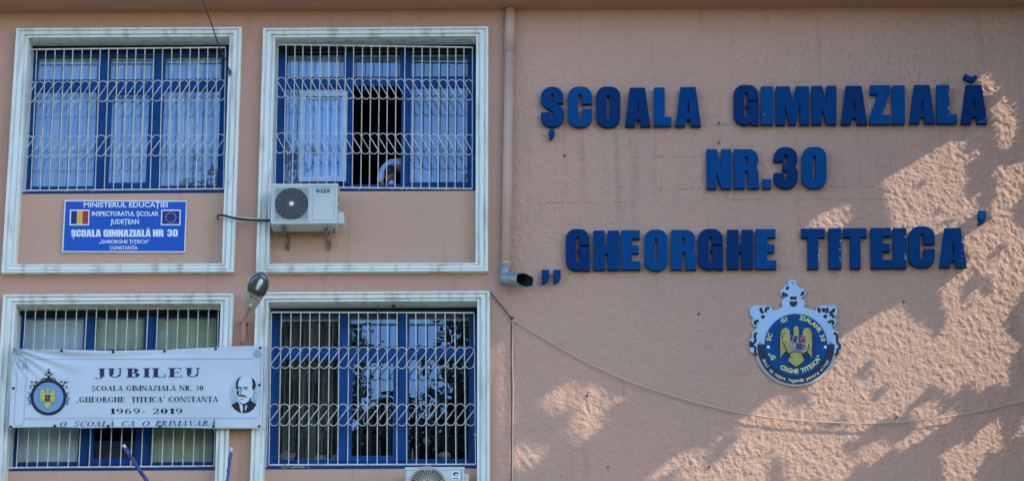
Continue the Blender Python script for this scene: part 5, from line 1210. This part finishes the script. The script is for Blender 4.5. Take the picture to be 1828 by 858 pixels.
parts = [leaves(9000, .13, -8.2, 6.6, Z0_, Z1_, 7.1, .8, 31), leaves(9000, .14, -8.2, 0, Z0_, Z1_, 7.1, .8, 32), leaves(26000, .055, -.6, 6.6, Z0_, Z1_, 6.85, .35, 33), leaves(70000, .032, -.3, 6.6, Z0_, Z1_, 6.85, .3, 34)]
parts.append(leaves(5000, .22, -8.2, 6.6, 2.0, Z0_, 7.1, .9, 35))
LV = np.concatenate(parts)
def leaf_mesh(q_, name, m, parent):
    base = WLOC[parent.name]; v = (q_ - np.array(base)).reshape(-1, 3); me = bpy.data.meshes.new(name); me.vertices.add(len(v)); me.vertices.foreach_set('co', v.ravel())
    k = len(q_) * 4; me.loops.add(k); me.loops.foreach_set('vertex_index', np.arange(k, dtype=np.int32)); me.polygons.add(len(q_)); me.polygons.foreach_set('loop_start', np.arange(0, k, 4, dtype=np.int32)); me.polygons.foreach_set('loop_total', np.full(len(q_), 4, dtype=np.int32))
    me.update(calc_edges=True); me.materials.append(m); return tag(link_mesh(name, me, parent, base), kind=None)
def trunk(parent, base, top, r, limbs, seed):
    rn = random.Random(seed); mb = MB(); b = Vector(base); t_ = Vector(top); pts = [b.lerp(t_, i / 8) + Vector((rn.uniform(-.1, .1), rn.uniform(-.1, .1), 0)) * (i > 0) for i in range(9)]
    mb.tube(pts, [r * (1 - .8 * i / 8) for i in range(9)], 10)
    for k in range(limbs):
        i = rn.randint(3, 7); p = pts[i]; d = Vector((rn.uniform(-1, 1), rn.uniform(-1, 1), rn.uniform(.6, 1.2))).normalized() * rn.uniform(1.0, 2.2) * r * 5
        mb.tube([p, p + d * .5 + Vector((0, 0, .1)), p + d], [r * .35, r * .22, r * .08], 6)
    return mb.build('trunk', M['bark'], parent)
cy_ = LV[:, :, 1].mean(1)
bounds = [(-9, -3.6), (-3.6, -1.9), (-1.9, 1)]
for k, (lo, hi) in enumerate(bounds):
    sel = (cy_ >= lo) & (cy_ < hi); q_ = LV[sel]; c = q_.reshape(-1, 3).mean(0); bx_ = float(c[0]) + .5; by_ = (-4.0, -2.35, -.12)[k]
    lab = ('added unseen shade tree farthest out from the wall beyond its right end', 'added unseen shade tree second out from the wall beyond its right end', 'added unseen shade tree closest to the right end of the pink wall')[k]
    t = empty('sun_blocker_tree', (bx_, by_, 0), lab, 'tree', 'added trees shaping the wall shade from beyond its right end')
    trunk(t, (bx_, by_, 0), (bx_, by_, float(q_[:, :, 2].max()) - 1.0), .16, 0, k); leaf_mesh(q_, 'crown', M['leaf'], t)
# trees behind the street, seen mirrored in the lower panes
def round_tree(x, y, top, rad, crown_h, seed, label, dens=1.0, ls=.36):
    r = np.random.default_rng(seed); t = empty('street_tree', (x, y, 0), label, 'tree', 'trees across the street'); trunk(t, (x, y, 0), (x, y, top - rad), .28, 12, seed)
    nc = int(400 * dens); a = r.normal(size=(nc, 3)); a /= np.linalg.norm(a, axis=1)[:, None]; a *= r.uniform(.35, 1, nc)[:, None] ** .6
    cc = np.array([x, y, top - crown_h / 2]) + a * np.array([rad, rad, crown_h / 2]); per_ = 85
    c = (cc[:, None, :] + r.normal(size=(nc, per_, 3)) * .46).reshape(-1, 3); m = len(c)
    a = r.normal(size=(m, 3)); a /= np.linalg.norm(a, axis=1)[:, None]; b = np.cross(a, r.normal(size=(m, 3))); b /= np.linalg.norm(b, axis=1)[:, None]; s_ = (ls / 2 * r.uniform(.6, 1.1, m))[:, None]
    q_ = np.stack([c - a * s_, c - b * s_ * .6, c + a * s_, c + b * s_ * .6], 1); leaf_mesh(q_, 'crown', M['leaf'] if seed % 2 else M['leafdark'], t)
round_tree(-7.6, -41, 27, 2.7, 16, 41, 'tall green tree across the street mirrored in the left lower pane')
round_tree(-3.7, -44, 20.0, 3.0, 12, 42, 'shorter dark tree across the street mirrored below the sky in the middle pane')
round_tree(-1.6, -46, 20.0, 2.6, 12, 46, 'low dark tree across the street between the two taller ones')
round_tree(.15, -41, 27.5, 2.2, 17, 44, 'tall dark tree across the street mirrored in the pane above the second air conditioner')
round_tree(-13.6, -43, 25.0, 3.0, 14, 43, 'loose green tree across the street mirrored in the blinds behind the banner', .6)
